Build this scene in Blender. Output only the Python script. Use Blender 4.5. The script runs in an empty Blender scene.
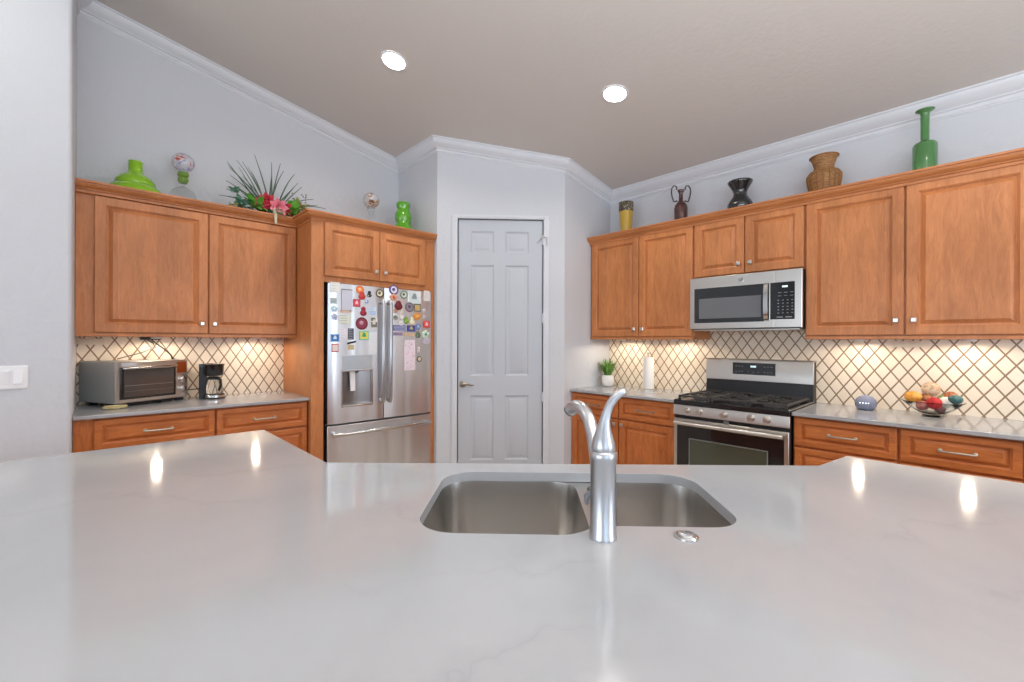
import bpy, bmesh, math, random
from mathutils import Vector, Matrix
random.seed(7)
PI = math.pi
SC = bpy.context.scene
COL = SC.collection

def lin(c):
    return tuple(((v/255)/12.92 if v/255 <= .04045 else ((v/255+.055)/1.055)**2.4) for v in c) + (1.0,)

# ------------------------------------------------------------------ camera
cam_d = bpy.data.cameras.new('camera'); cam = bpy.data.objects.new('camera', cam_d); COL.objects.link(cam)
cam_d.sensor_width = 36.0; cam_d.lens = 36.0*439.88/1024; cam_d.clip_start = .02
cam_d.shift_y = 0.228/1024
_R = Vector((.68547559, .72808634, .00367357)); _U = Vector((-.00306846, -.0021566, .99999297)); _F = Vector((-.72808914, .68548204, -.00075581))
cam.matrix_world = Matrix(((_R.x, _U.x, -_F.x, 4.04026), (_R.y, _U.y, -_F.y, -3.81274), (_R.z, _U.z, -_F.z, 1.3535), (0, 0, 0, 1)))
SC.camera = cam

# ------------------------------------------------------------------ world, exposure, daylight
SC.view_settings.view_transform = 'Standard'; SC.view_settings.look = 'None'
SC.view_settings.gamma = 1.0; SC.view_settings.use_curve_mapping = False
SC.view_settings.exposure = 0.36
w = bpy.data.worlds.new('sky'); SC.world = w; w.use_nodes = True
bg = w.node_tree.nodes['Background']; bg.inputs[0].default_value = (.62, .78, 1.0, 1); bg.inputs[1].default_value = 1.2
SC.cycles.use_denoising = True
SC.cycles.max_bounces = 10; SC.cycles.diffuse_bounces = 6; SC.cycles.sample_clamp_indirect = 6

def area(name, loc, target, sx, sy, power, col=(1, 1, 1), spread=PI):
    d = bpy.data.lights.new(name, 'AREA'); d.shape = 'RECTANGLE'; d.size = sx; d.size_y = sy
    d.energy = power; d.color = col; d.spread = spread
    o = bpy.data.objects.new(name, d); COL.objects.link(o); o.location = loc
    o.rotation_euler = (Vector(target)-Vector(loc)).to_track_quat('-Z', 'Y').to_euler()
    return o
# daylight falling in through the three glazed openings of the great room
area('daylight_back', (3.6, -9.30, 1.35), (3.6, 0, 2.6), 4.4, 2.3, 70, (.86, .93, 1.0))
area('daylight_side', (7.30, -5.6, 1.40), (0, -5.6, 2.4), 3.6, 2.3, 12, (.84, .92, 1.0))
area('daylight_side_far', (7.30, -1.7, 1.55), (0, -1.7, 1.45), 1.6, 1.3, 30, (.86, .93, 1.0))

# added fill light aimed up at the ceiling; no lamp stands there
area('added_ceiling_fill', (5.3, -3.7, 2.35), (5.2, -3.5, 4), 2.4, 2.4, 150, (.95, .97, 1.0))

# ------------------------------------------------------------------ materials
def mat(name, col=(200, 200, 200), rough=.5, metal=0., coat=0., emit=None, estr=0, trans=0., ior=1.5, alpha=1., linear=None):
    m = bpy.data.materials.new(name); m.use_nodes = True
    b = m.node_tree.nodes['Principled BSDF']
    b.inputs['Base Color'].default_value = linear or lin(col)
    b.inputs['Roughness'].default_value = rough; b.inputs['Metallic'].default_value = metal
    b.inputs['Coat Weight'].default_value = coat; b.inputs['Coat Roughness'].default_value = .1
    b.inputs['Transmission Weight'].default_value = trans; b.inputs['IOR'].default_value = ior
    b.inputs['Alpha'].default_value = alpha
    if emit:
        b.inputs['Emission Color'].default_value = lin(emit); b.inputs['Emission Strength'].default_value = estr
    return m
class NT:
    def __init__(s, m): s.m = m; s.nt = m.node_tree; s.b = s.nt.nodes['Principled BSDF']
    def n(s, t, **k):
        q = s.nt.nodes.new(t)
        for a, v in k.items(): setattr(q, a, v)
        return q
    def l(s, a, b): s.nt.links.new(a, b)
    def coord(s, scale=(1, 1, 1), out='Object', rot=(0, 0, 0)):
        t = s.n('ShaderNodeTexCoord'); mp = s.n('ShaderNodeMapping'); mp.inputs['Scale'].default_value = scale; mp.inputs['Rotation'].default_value = rot
        s.l(t.outputs[out], mp.inputs[0]); return mp.outputs[0]
    def noise(s, vec, scale, detail=3, rough=.55, dist=0):
        q = s.n('ShaderNodeTexNoise'); q.inputs['Scale'].default_value = scale; q.inputs['Detail'].default_value = detail
        q.inputs['Roughness'].default_value = rough; q.inputs['Distortion'].default_value = dist; s.l(vec, q.inputs['Vector']); return q.outputs['Fac']
    def ramp(s, fac, stops):
        q = s.n('ShaderNodeValToRGB'); e = q.color_ramp.elements
        e[0].position, e[0].color = stops[0]; e[1].position, e[1].color = stops[-1]
        for p, c in stops[1:-1]: x = e.new(p); x.color = c
        s.l(fac, q.inputs[0]); return q.outputs[0]
    def math(s, op, a, b=None):
        q = s.n('ShaderNodeMath', operation=op)
        for i, v in enumerate((a, b)):
            if v is None: continue
            if isinstance(v, (int, float)): q.inputs[i].default_value = v
            else: s.l(v, q.inputs[i])
        return q.outputs[0]
    def mix(s, fac, a, b, mode='MIX'):
        q = s.n('ShaderNodeMix', data_type='RGBA', blend_type=mode)
        for i, v in ((0, fac), (6, a), (7, b)):
            if isinstance(v, (int, float, tuple)): q.inputs[i].default_value = v
            else: s.l(v, q.inputs[i])
        return q.outputs[2]
    def bump(s, h, strength, dist=.002):
        q = s.n('ShaderNodeBump'); q.inputs['Strength'].default_value = strength; q.inputs['Distance'].default_value = dist
        s.l(h, q.inputs['Height']); s.l(q.outputs[0], s.b.inputs['Normal'])
    def xyz(s, vec):
        q = s.n('ShaderNodeSeparateXYZ'); s.l(vec, q.inputs[0]); return q.outputs

def paint(name, col, bump=.25, scale=60, rough=.75):
    m = mat(name, col, rough); t = NT(m); c = t.coord()
    n1 = t.noise(c, scale, 3, .6); t.bump(n1, bump, .004); return m
M = {}
M['wall'] = paint('wall_paint', (203, 206, 212), 1.0, 26)
M['ceiling'] = paint('ceiling_paint', (206, 201, 197), .35, 40)
M['trimw'] = mat('white_trim_paint', (212, 215, 221), .4)
M['doorw'] = mat('white_door_paint', (188, 193, 201), .42)

def wood(name, horiz=False, light=(203, 133, 80), dark=(179, 107, 59)):
    m = mat(name, light, .42, coat=.04); t = NT(m)
    sc = (1.3, 9, 9) if horiz else (9, 9, 1.3)
    c = t.coord(sc); fine = t.noise(c, 5.0, 6, .7, 1.2)
    c2 = t.coord((1.2, 2, 3.2) if horiz else (3.2, 2, 1.2)); blot = t.noise(c2, 2.6, 3, .5, .6)
    a = t.ramp(fine, [(.22, lin(dark)), (.62, lin(light))])
    b = t.ramp(blot, [(.3, (.82, .80, .76, 1)), (.7, (1.08, 1.08, 1.08, 1))])
    r = t.mix(1.0, a, b, 'MULTIPLY')
    ax = t.xyz(t.coord())[2 if horiz else 0]
    st = t.math('FLOOR', t.math('MULTIPLY', ax, 10.5)); wn = t.n('ShaderNodeTexWhiteNoise', noise_dimensions='1D'); t.l(st, wn.inputs['W'])
    s2 = t.ramp(wn.outputs['Value'], [(0, (.90, .89, .87, 1)), (1, (1.05, 1.05, 1.05, 1))])
    r = t.mix(1.0, r, s2, 'MULTIPLY')
    t.l(r, t.b.inputs['Base Color']); t.bump(fine, .08, .001)
    return m
M['wood'] = wood('maple_wood')
M['woodh'] = wood('maple_wood_rail', True)
M['woodb'] = wood('maple_wood_base_shaded', True, (204, 122, 62), (164, 84, 38))  # same maple as the uppers, with the shade low down put into its colour
M['woodbv'] = wood('maple_wood_base_shaded_upright', False, (204, 122, 62), (164, 84, 38))  # upright grain, same shade in the colour
M['dark'] = mat('dark_gap', (22, 18, 15), .8)
M['nickel'] = mat('satin_nickel', (205, 200, 192), .28, 1.0)
M['bronze'] = mat('aged_nickel', (176, 166, 150), .3, 1.0)

def steel(name, col=(222, 225, 229), rough=.3, vert=True):
    m = mat(name, col, rough, 1.0); t = NT(m)
    c = t.coord((260, 260, 2) if vert else (2, 2, 260)); n = t.noise(c, 1.0, 2, .5)
    rr = t.n('ShaderNodeMapRange'); t.l(n, rr.inputs[0]); rr.inputs[3].default_value = rough-.03; rr.inputs[4].default_value = rough+.06
    t.l(rr.outputs[0], t.b.inputs['Roughness'])
    c2 = t.coord((9, 9, .25) if vert else (.8, .8, 7)); t.bump(t.noise(c2, 1.0, 1, .4), .35 if vert else .12, .02)
    return m
M['steel'] = steel('brushed_steel')
M['steelh'] = steel('brushed_steel_level', (206, 202, 196), .3, False)
M['steelsink'] = mat('sink_steel', (204, 201, 197), .27, 1.0)
M['chrome'] = mat('brushed_faucet_steel', (204, 206, 210), .31, 1.0)
M['bar'] = mat('polished_steel', (205, 203, 200), .16, 1.0)
M['black'] = mat('black_plastic', (24, 24, 26), .35)
M['gloss'] = mat('black_glass', (26, 27, 30), .06, coat=.4)
M['iron'] = mat('cast_iron', (62, 60, 58), .5)
M['grey'] = mat('grey_plastic', (120, 122, 125), .4)
M['white'] = mat('white_plastic', (236, 236, 238), .4)
M['glass'] = mat('clear_glass', (245, 250, 250), .02, trans=1.0, ior=1.45)
M['emit'] = mat('lamp_diffuser', (255, 255, 255), .5, emit=(255, 250, 240), estr=14)
M['puck'] = mat('puck_diffuser', (255, 244, 220), .5, emit=(255, 232, 190), estr=5)

# quartz worktop: white with soft grey veins
def quartz():
    m = mat('white_quartz', (220, 220, 221), .09, ior=1.6); t = NT(m)
    c = t.coord((1, 1, 1), rot=(0, 0, .62)); d = t.noise(c, 1.6, 5, .6)
    q = t.n('ShaderNodeVectorMath', operation='ADD'); cc = t.n('ShaderNodeCombineXYZ')
    t.l(t.math('MULTIPLY', d, 1.1), cc.inputs[0]); t.l(t.math('MULTIPLY', d, .5), cc.inputs[1]); t.l(c, q.inputs[0]); t.l(cc.outputs[0], q.inputs[1])
    x = t.xyz(q.outputs[0])[0]
    v = t.math('ABSOLUTE', t.math('SUBTRACT', t.math('FRACT', t.math('MULTIPLY', x, 3.4)), .5))
    vein = t.ramp(v, [(0, (1, 1, 1, 1)), (.02, (.45, .45, .45, 1)), (.14, (0, 0, 0, 1))])
    mask = t.ramp(t.noise(c, 2.3, 2), [(.42, (0, 0, 0, 1)), (.62, (1, 1, 1, 1))])
    f = t.mix(1.0, vein, mask, 'MULTIPLY')
    cloud = t.ramp(t.noise(c, 1.3, 4, .6, .8), [(.3, lin((164, 167, 171))), (.7, lin((175, 177, 180)))])
    fac = t.math('MULTIPLY', f, .20)
    t.l(t.mix(fac, cloud, lin((128, 130, 136))), t.b.inputs['Base Color'])
    return m
M['quartz'] = quartz()

# cream diamond tiles with brown liner strips; horizontal coordinate 'axis' of the object
def splash(name, axis, h0, z0, wd, ht):
    m = mat(name, (238, 222, 198), .3); t = NT(m); c = t.coord(); X = t.xyz(c)
    p = t.math('DIVIDE', t.math('SUBTRACT', X[axis], h0), wd); q = t.math('DIVIDE', t.math('SUBTRACT', X[2], z0), ht)
    def ln(s):
        v = t.math('ADD', s, .5); return t.math('ABSOLUTE', t.math('SUBTRACT', t.math('FRACT', v), .5))
    s1, s2 = t.math('ADD', p, q), t.math('SUBTRACT', p, q)
    a, b = ln(s1), ln(s2)
    mn = t.math('MINIMUM', a, b)
    line = t.math('LESS_THAN', mn, .060)
    grout = t.math('LESS_THAN', mn, .080)
    # each crossing carries a small cream dot
    cross = t.math('LESS_THAN', t.math('MAXIMUM', a, b), .05)
    cell = t.n('ShaderNodeCombineXYZ'); t.l(t.math('FLOOR', s1), cell.inputs[0]); t.l(t.math('FLOOR', s2), cell.inputs[1])
    wn = t.n('ShaderNodeTexWhiteNoise', noise_dimensions='2D'); t.l(cell.outputs[0], wn.inputs['Vector'])
    tile = t.mix(wn.outputs['Value'], lin((250, 238, 220)), lin((240, 226, 205)))
    soft = t.mix(t.math('MULTIPLY', t.noise(c, 38, 3), .35), tile, lin((238, 222, 200)))
    brown = t.mix(t.noise(c, 55, 3), lin((112, 86, 62)), lin((166, 138, 106)))
    r = t.mix(grout, soft, lin((240, 226, 204))); r = t.mix(line, r, brown); r = t.mix(cross, r, lin((150, 118, 84)))
    t.l(r, t.b.inputs['Base Color'])
    hgt = t.math('SUBTRACT', 1.0, t.math('MULTIPLY', grout, .6)); t.bump(t.math('ADD', hgt, t.math('MULTIPLY', line, .5)), .25, .002)
    return m
M['splashR'] = splash('diamond_tile_right', 0, 3.39, 1.282, .0838, .120)
M['splashL'] = splash('diamond_tile_left', 1, -2.938, 1.094, .0792, .1275)

# ------------------------------------------------------------------ mesh builder
class MB:
    def __init__(s): s.bm = bmesh.new(); s.mi = 0
    def face(s, vs):
        try: f = s.bm.faces.new(vs); f.material_index = s.mi; return f
        except ValueError: return None
    def V(s, p): return s.bm.verts.new(p)
    def box(s, x0, x1, y0, y1, z0, z1):
        v = [s.V(p) for p in ((x0, y0, z0), (x1, y0, z0), (x1, y1, z0), (x0, y1, z0), (x0, y0, z1), (x1, y0, z1), (x1, y1, z1), (x0, y1, z1))]
        for q in ((3, 2, 1, 0), (4, 5, 6, 7), (0, 1, 5, 4), (1, 2, 6, 5), (2, 3, 7, 6), (3, 0, 4, 7)): s.face([v[i] for i in q])
        return s
    def loft(s, loops, cap0=True, cap1=True, closed=True):
        L = [[s.V(p) for p in l] for l in loops]
        for a, b in zip(L, L[1:]):
            n = len(a)
            for i in range(n if closed else n-1):
                j = (i+1) % n; s.face([a[i], a[j], b[j], b[i]])
        if cap0: s.face(list(reversed(L[0])))
        if cap1: s.face(L[-1])
        return L
    def prism(s, pts, z0, z1):
        s.loft([[(x, y, z0) for x, y in pts], [(x, y, z1) for x, y in pts]]); return s
    def lathe(s, prof, c=(0, 0, 0), seg=32, axis='z', cap=True, lobes=0, amp=0):
        def P(r, h, a):
            rr = r*(1+amp*math.cos(lobes*a)) if lobes else r
            x, y = rr*math.cos(a), rr*math.sin(a)
            if axis == 'z': q = (x, y, h)
            elif axis == 'y': q = (x, h, -y)
            else: q = (h, x, y)
            return (c[0]+q[0], c[1]+q[1], c[2]+q[2])
        s.loft([[P(max(r, 1e-4), h, 2*PI*i/seg) for i in range(seg)] for r, h in prof], cap, cap); return s
    def tube(s, pts, rad, seg=10, flat=1.0, cap=True):
        pts = [Vector(p) for p in pts]; n = len(pts)
        rad = [rad]*n if isinstance(rad, (int, float)) else rad
        T = [(pts[min(i+1, n-1)]-pts[max(i-1, 0)]).normalized() for i in range(n)]
        up = Vector((0, 0, 1)) if abs(T[0].z) < .9 else Vector((1, 0, 0))
        N = (up-T[0]*up.dot(T[0])).normalized(); loops = []
        for i in range(n):
            N = (N-T[i]*N.dot(T[i])).normalized(); B = T[i].cross(N)
            loops.append([pts[i]+(N*math.cos(2*PI*k/seg)*flat+B*math.sin(2*PI*k/seg))*rad[i] for k in range(seg)])
        s.loft(loops, cap, cap); return s
    def sphere(s, c, r, seg=20, sc=(1, 1, 1)):
        k = seg//2
        s.loft([[(c[0]+sc[0]*r*math.sin(PI*j/k)*math.cos(2*PI*i/seg), c[1]+sc[1]*r*math.sin(PI*j/k)*math.sin(2*PI*i/seg), c[2]-sc[2]*r*math.cos(PI*j/k)) for i in range(seg)] for j in
                [.12]+list(range(1, k))+[k-.12]]); return s
    def rings(s, x0, x1, z0, z1, y, prof, back=True):
        """concentric rectangles facing -y; prof = (inset, outwards)"""
        loops = [[(x0+i, y-o, z0+i), (x1-i, y-o, z0+i), (x1-i, y-o, z1-i), (x0+i, y-o, z1-i)] for i, o in prof]
        s.loft(loops, back, True); return s
    def raised(s, x0, x1, z0, z1, y, t=.02, st=.058, rise=.024):
        s.rings(x0, x1, z0, z1, y, [(0, 0), (0, t-.004), (.004, t), (st-.008, t), (st-.006, t-.004), (st-.001, t-.006), (st, t-.014), (st+.006, t-.014), (st+rise, t-.004), (st+rise+.001, t-.001), (st+rise+.004, t-.001)]); return s
    def build(s, name, mats, parent=None, bevel=0, smooth=35, seg=2, world=None):
        bmesh.ops.recalc_face_normals(s.bm, faces=s.bm.faces)
        me = bpy.data.meshes.new(name); s.bm.to_mesh(me); s.bm.free()
        for m in (mats if isinstance(mats, (list, tuple)) else [mats]): me.materials.append(M[m] if isinstance(m, str) else m)
        if smooth:
            me.shade_smooth() if hasattr(me, 'shade_smooth') else [setattr(p, 'use_smooth', True) for p in me.polygons]
            me.set_sharp_from_angle(angle=math.radians(smooth))
        o = bpy.data.objects.new(name, me); COL.objects.link(o)
        if parent: o.parent = parent
        if bevel:
            b = o.modifiers.new('bevel', 'BEVEL'); b.width = bevel; b.segments = seg; b.limit_method = 'ANGLE'; b.angle_limit = .6; b.harden_normals = False
        return o

def rot2(p, a): return (p[0]*math.cos(a)-p[1]*math.sin(a), p[0]*math.sin(a)+p[1]*math.cos(a))
def thing(name, label, cat, loc=(0, 0, 0), rz=0, group=None):
    o = bpy.data.objects.new(name, None); COL.objects.link(o); o.empty_display_size = .1
    o.location = loc; o.rotation_euler = (0, 0, rz); o['label'] = label; o['category'] = cat
    if group: o['group'] = group
    return o
def tag(o, label, cat, group=None):
    o['label'] = label; o['category'] = cat
    if group: o['group'] = group
    return o
def struct(o, label=None):
    o['kind'] = 'structure'
    if label: o['label'] = label
    return o
def text_mesh(s, size, depth, font_scale=1.0):
    """returns list of (verts, faces) of a text in the xz plane facing -y, centred"""
    c = bpy.data.curves.new('t', 'FONT'); c.body = s; c.size = size; c.extrude = depth; c.align_x = 'CENTER'; c.align_y = 'CENTER'; c.resolution_u = 2
    o = bpy.data.objects.new('t', c); COL.objects.link(o); dg = bpy.context.evaluated_depsgraph_get(); dg.update()
    me = bpy.data.meshes.new_from_object(o.evaluated_get(dg)); COL.objects.unlink(o); bpy.data.objects.remove(o); bpy.data.curves.remove(c)
    me.transform(Matrix.Rotation(PI/2, 4, 'X')); return me
def add_text(mb, s, size, loc, depth=.0004):
    me = text_mesh(s, size, depth); me.transform(Matrix.Translation(loc))
    n0 = len(mb.bm.faces); mb.bm.from_mesh(me); mb.bm.faces.ensure_lookup_table()
    for f in mb.bm.faces[n0:]: f.material_index = mb.mi
    bpy.data.meshes.remove(me)

# ------------------------------------------------------------------ room shell
A_ = 1.448; Bp = 1.598; C1 = (.703, -1.598); C2 = (1.450, -.7186); STY = -3.915; STX = .70
H0 = 2.850; SL = .188; RY = -5.6
def ceil(y): return H0+SL*(-y) if y > RY else H0+SL*(-RY)-SL*(RY-y)
XE, YB = 7.5, -9.5

mb = MB(); mb.box(-.3, XE+.2, YB-.2, .3, -.12, 0)
fl = mat('floor_tile', (196, 184, 168), .3); t = NT(fl); c = t.coord()
br = t.n('ShaderNodeTexBrick'); br.offset = 0; br.inputs['Scale'].default_value = 1; br.inputs['Brick Width'].default_value = .45; br.inputs['Row Height'].default_value = .45
br.inputs['Mortar Size'].default_value = .004; br.inputs['Color1'].default_value = lin((200, 188, 172)); br.inputs['Color2'].default_value = lin((190, 178, 160)); br.inputs['Mortar'].default_value = lin((150, 140, 128))
t.l(c, br.inputs['Vector']); t.l(br.outputs['Color'], t.b.inputs['Base Color'])
struct(mb.build('floor', fl))
mb = MB()
ys = [.3, RY, YB-.2]
mb.loft([[(-.3, y, ceil(y)), (XE+.2, y, ceil(y)), (XE+.2, y, ceil(y)+.15), (-.3, y, ceil(y)+.15)] for y in ys])
struct(mb.build('ceiling', 'ceiling', smooth=0))
WT = 4.1
def wallbox(name, *b):
    m_ = MB(); m_.box(*b); return struct(m_.build(name, 'wall', smooth=0))
def wtop(y0, y1): return min(ceil(y0), ceil(y1))+.10
wallbox('wall_left', -.12, 0, STY-.2, .12, 0, WT-.6)
wallbox('wall_right', 0, XE+.12, 0, .12, 0, H0+.1)
# stub wall with a rounded outside corner
mb = MB(); r = .02
pts = [(0, STY), (STX-r, STY)]+[(STX-r+r*math.sin(a), STY-r+r*math.cos(a)) for a in (PI/8, PI/4, 3*PI/8)]+[(STX, STY-r), (STX, YB), (STX-.12, YB), (STX-.12, STY-.12), (0, STY-.12)]
mb.prism(pts, 0, WT-.3); struct(mb.build('wall_stub', 'wall', smooth=60))
mb = MB(); mb.prism([(0, -Bp), C1, (C1[0]-.05, C1[1]+.1), (0, -Bp+.1)], 0, ceil(-Bp)+.05); struct(mb.build('wall_pantry_left', 'wall', smooth=0))
mb = MB(); mb.prism([C2, (A_, 0), (A_-.1, 0), (A_-.1, C2[1]+.05)], 0, ceil(-.7)+.05); struct(mb.build('wall_pantry_right', 'wall', smooth=0))
# diagonal pantry wall with a door opening
DA = math.atan2(C2[1]-C1[1], C2[0]-C1[0]); DL = math.hypot(C2[0]-C1[0], C2[1]-C1[1])
DX0, DX1, DZ = .185, .957, 2.452
e = bpy.data.objects.new('wall_pantry', None); COL.objects.link(e); e.location = (C1[0], C1[1], 0); e.rotation_euler = (0, 0, DA); struct(e)
mb = MB()
za, zb = ceil(C1[1])-0.0+.02, ceil(C2[1])+.02
def pr(x0, x1, z0):
    zx = lambda x: ceil(C1[1]+math.sin(DA)*x)+.03
    mb.loft([[(x0, 0, z0), (x1, 0, z0), (x1, .11, z0), (x0, .11, z0)], [(x0, 0, zx(x0)), (x1, 0, zx(x1)), (x1, .11, zx(x1)+.0), (x0, .11, zx(x0))]])
pr(0, DX0-.004, 0); pr(DX1+.004, DL, 0); pr(DX0-.004, DX1+.004, DZ+.004)
mb.build('wall_face', 'wall', e, smooth=0)
# walls of the great room behind the camera, with glazed openings
def wall_open(name, along, fixed, thick, a0, a1, ztop, holes):
    m_ = MB()
    def bx(p, q, z0, z1):
        if along == 'x': m_.box(p, q, fixed, fixed+thick, z0, z1)
        else: m_.box(fixed, fixed+thick, p, q, z0, z1)
    cur = a0
    for (p, q, z0, z1) in sorted(holes):
        bx(cur, p, 0, ztop)
        if z0 > 0: bx(p, q, 0, z0)
        bx(p, q, z1, ztop); cur = q
    bx(cur, a1, 0, ztop); return struct(m_.build(name, 'wall', smooth=0))
wall_open('wall_back', 'x', YB-.12, .12, STX, XE, ceil(YB)+.12, [(1.3, 5.9, .1, 2.5)])
wall_open('wall_east', 'y', XE, .12, YB, 0, ceil(RY)+.1, [(-7.5, -3.7, .1, 2.6), (-2.6, -.8, .85, 2.25)])
def window(name, along, fixed, a0, a1, z0, z1, n):
    m_ = MB(); g = MB(); f = .05
    def bx(mm, p, q, zz0, zz1, d=.03):
        if along == 'x': mm.box(p, q, fixed-d, fixed+d, zz0, zz1)
        else: mm.box(fixed-d, fixed+d, p, q, zz0, zz1)
    bx(m_, a0, a1, z0, z0+f); bx(m_, a0, a1, z1-f, z1)
    for k in range(n+1):
        x = a0+(a1-a0-f)*k/n; bx(m_, x, x+f, z0+f, z1-f)
    bx(g, a0+f, a1-f, z0+f, z1-f, .004)
    o = struct(m_.build(name, 'trimw', smooth=0)); g.build('glass_pane', 'glass', o, smooth=0)
window('window_1', 'x', YB-.06, 1.3, 5.9, .1, 2.5, 3)
window('window_2', 'y', XE+.06, -7.5, -3.7, .1, 2.6, 3)
window('window_3', 'y', XE+.06, -2.6, -.8, .85, 2.25, 2)

# crown moulding swept round the room, following the slope of the ceiling
def crown(name, path, normals_side=1, prof=None, zf=None, m='trimw'):
    mb = MB(); n = len(path); P = [Vector((p[0], p[1])) for p in path]; loops = []
    N = []
    for a, b in zip(P, P[1:]):
        d = (b-a).normalized(); N.append(Vector((d.y, -d.x))*normals_side)
    for i in range(n):
        if i == 0: mv = N[0]
        elif i == n-1: mv = N[-1]
        else: mv = (N[i-1]+N[i])/(1+N[i-1].dot(N[i]))
        lp = []
        for o_, d_ in prof:
            q = P[i]+mv*o_; lp.append((q.x, q.y, zf(q.x, q.y, d_)))
        loops.append(lp)
    mb.loft(loops); return mb.build(name, m, smooth=30)
CP = [(0, .0), (.078, .0), (.078, .012), (.070, .014), (.066, .028), (.052, .048), (.036, .062), (.024, .070), (.024, .078), (.014, .082), (.014, .102), (.008, .106), (.006, .112), (0, .112)]
struct(crown('trim_1', [(STX, STY), (0, STY), (0, -Bp), C1, C2, (A_, 0), (XE, 0)], 1, CP, lambda x, y, d: ceil(y)+.001-d))

# pantry door with casing
d1 = bpy.data.objects.new('door_1', None); COL.objects.link(d1); d1.location = (C1[0], C1[1], 0); d1.rotation_euler = (0, 0, DA); struct(d1, 'white six panel pantry door in the angled wall')
mb = MB()
cols = [(.299, .512), (.612, .829)]; rows = [(.272, .859), (1.036, 2.040), (2.147, 2.348)]
xs = [DX0+.004, .299, .512, .612, .829, DX1-.004]; zs = [.01, .272, .859, 1.036, 2.040, 2.147, 2.348, DZ-.004]
yf = .018
for i in range(5):
    for j in range(7):
        if i in (1, 3) and j in (1, 3, 5): continue
        mb.face([mb.V((xs[i], yf, zs[j])), mb.V((xs[i+1], yf, zs[j])), mb.V((xs[i+1], yf, zs[j+1])), mb.V((xs[i], yf, zs[j+1]))])
for (p, q) in cols:
    for (z0, z1) in rows:
        mb.rings(p, q, z0, z1, yf, [(0, 0), (.008, -.004), (.013, -.010), (.024, -.010), (.044, -.002), (.047, -.001)], back=False)
bmesh.ops.remove_doubles(mb.bm, verts=mb.bm.verts, dist=1e-5)
mb.box(xs[0], xs[-1], yf+.012, yf+.045, zs[0], zs[-1])
for a, b in ((xs[0], xs[0]+.0005), (xs[-1]-.0005, xs[-1])): mb.box(a, b, yf, yf+.013, zs[0], zs[-1])
mb.box(xs[0], xs[-1], yf, yf+.013, zs[-1]-.0005, zs[-1])
mb.build('door_leaf', 'doorw', d1, smooth=25)
mb = MB(); cw = .052
def casing(x0, x1, z0, z1, vert):
    if vert: mb.box(x0, x1, -.014, 0, z0, z1); mb.box(x0+.01, x1-.012, -.019, 0, z0, z1)
    else: mb.box(x0, x1, -.014, 0, z0, z1); mb.box(x0, x1, -.019, 0, z0+.01, z1-.012)
casing(DX0-cw, DX0-.002, 0, DZ+.03, True); casing(DX1+.002, DX1+cw, 0, DZ+.03, True); casing(DX0-cw, DX1+cw, DZ+.002, DZ+.034, False)
mb.build('door_casing', 'trimw', d1, smooth=0, bevel=.002)
mb = MB()   # lever handle
mb.lathe([(.030, 0), (.030, .006), (.024, .011), (.011, .013), (.011, .040)], (.232, yf, .962), 20, 'y')
for v in mb.bm.verts: v.co.y = 2*yf-v.co.y
mb.tube([(.232, yf-.036, .962), (.250, yf-.040, .964), (.285, yf-.042, .960), (.318, yf-.040, .952), (.335, yf-.038, .955)], [.009, .009, .008, .0075, .006], 10)
mb.build('door_handle', mat('satin_brass_nickel', (150, 140, 126), .3, 1.0), d1)
for z in (2.27, 1.56, .845, .18):
    mb = MB(); mb.lathe([(.007, -.045), (.007, .045)], (DX1-.001, -.002, z), 10); mb.box(DX1-.014, DX1+.010, .004, .017, z-.042, z+.042); mb.build('hinge', 'trimw', d1)
mb = MB(); mb.tube([(DX1-.002, -.010, 2.30), (DX1-.03, -.03, 2.265), (DX1-.055, -.012, 2.245)], .004, 8); mb.tube([(DX1-.002, -.010, 2.30), (DX1+.03, -.03, 2.285), (DX1+.03, -.03, 2.21)], .004, 8)
mb.build('hinge_pin_stop', 'nickel', d1)
def baseboard(name, pts):
    struct(crown(name, pts, 1, [(0, 0), (.012, 0), (.012, .09), (.006, .10), (0, .10)], lambda x, y, d: d+.0))
dirv = Vector((math.cos(DA), math.sin(DA)))
q1 = Vector(C1)+dirv*(DX0-cw); q2 = Vector(C1)+dirv*(DX1+cw)
baseboard('baseboard_left', [C1, tuple(q1)]); baseboard('baseboard_right', [tuple(q2), C2])
baseboard('baseboard_stub', [(STX, YB), (STX, STY-.02)])

# ------------------------------------------------------------------ cabinets
def knob(parent, x, y, z):
    mb = MB(); mb.lathe([(.006, 0), (.006, -.014)], (x, y, z), 10, 'y')
    mb.rings(x-.0145, x+.0145, z-.0145, z+.0145, y-.013, [(0, 0), (0, .006), (.004, .011), (.006, .011)])
    return mb.build('knob', 'nickel', parent, bevel=.001)
def bar_pull(parent, x0, x1, y, z, m='bronze'):
    mb = MB(); yy = y-.028; n = 14
    pts = []; rad = []
    for i in range(n+1):
        f = i/n; x = x0+(x1-x0)*f; pts.append((x, yy-.004*math.sin(PI*f), z)); rad.append(.0045+.0022*abs(math.sin(f*PI*5)))
    mb.tube(pts, rad, 8)
    for x in (x0+.006, x1-.006):
        mb.tube([(x, y, z), (x, yy, z)], [.0065, .005], 8); mb.lathe([(.010, 0), (.010, -.003), (.006, -.006)], (x, y, z), 10, 'y')
    return mb.build('handle', m, parent)

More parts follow.
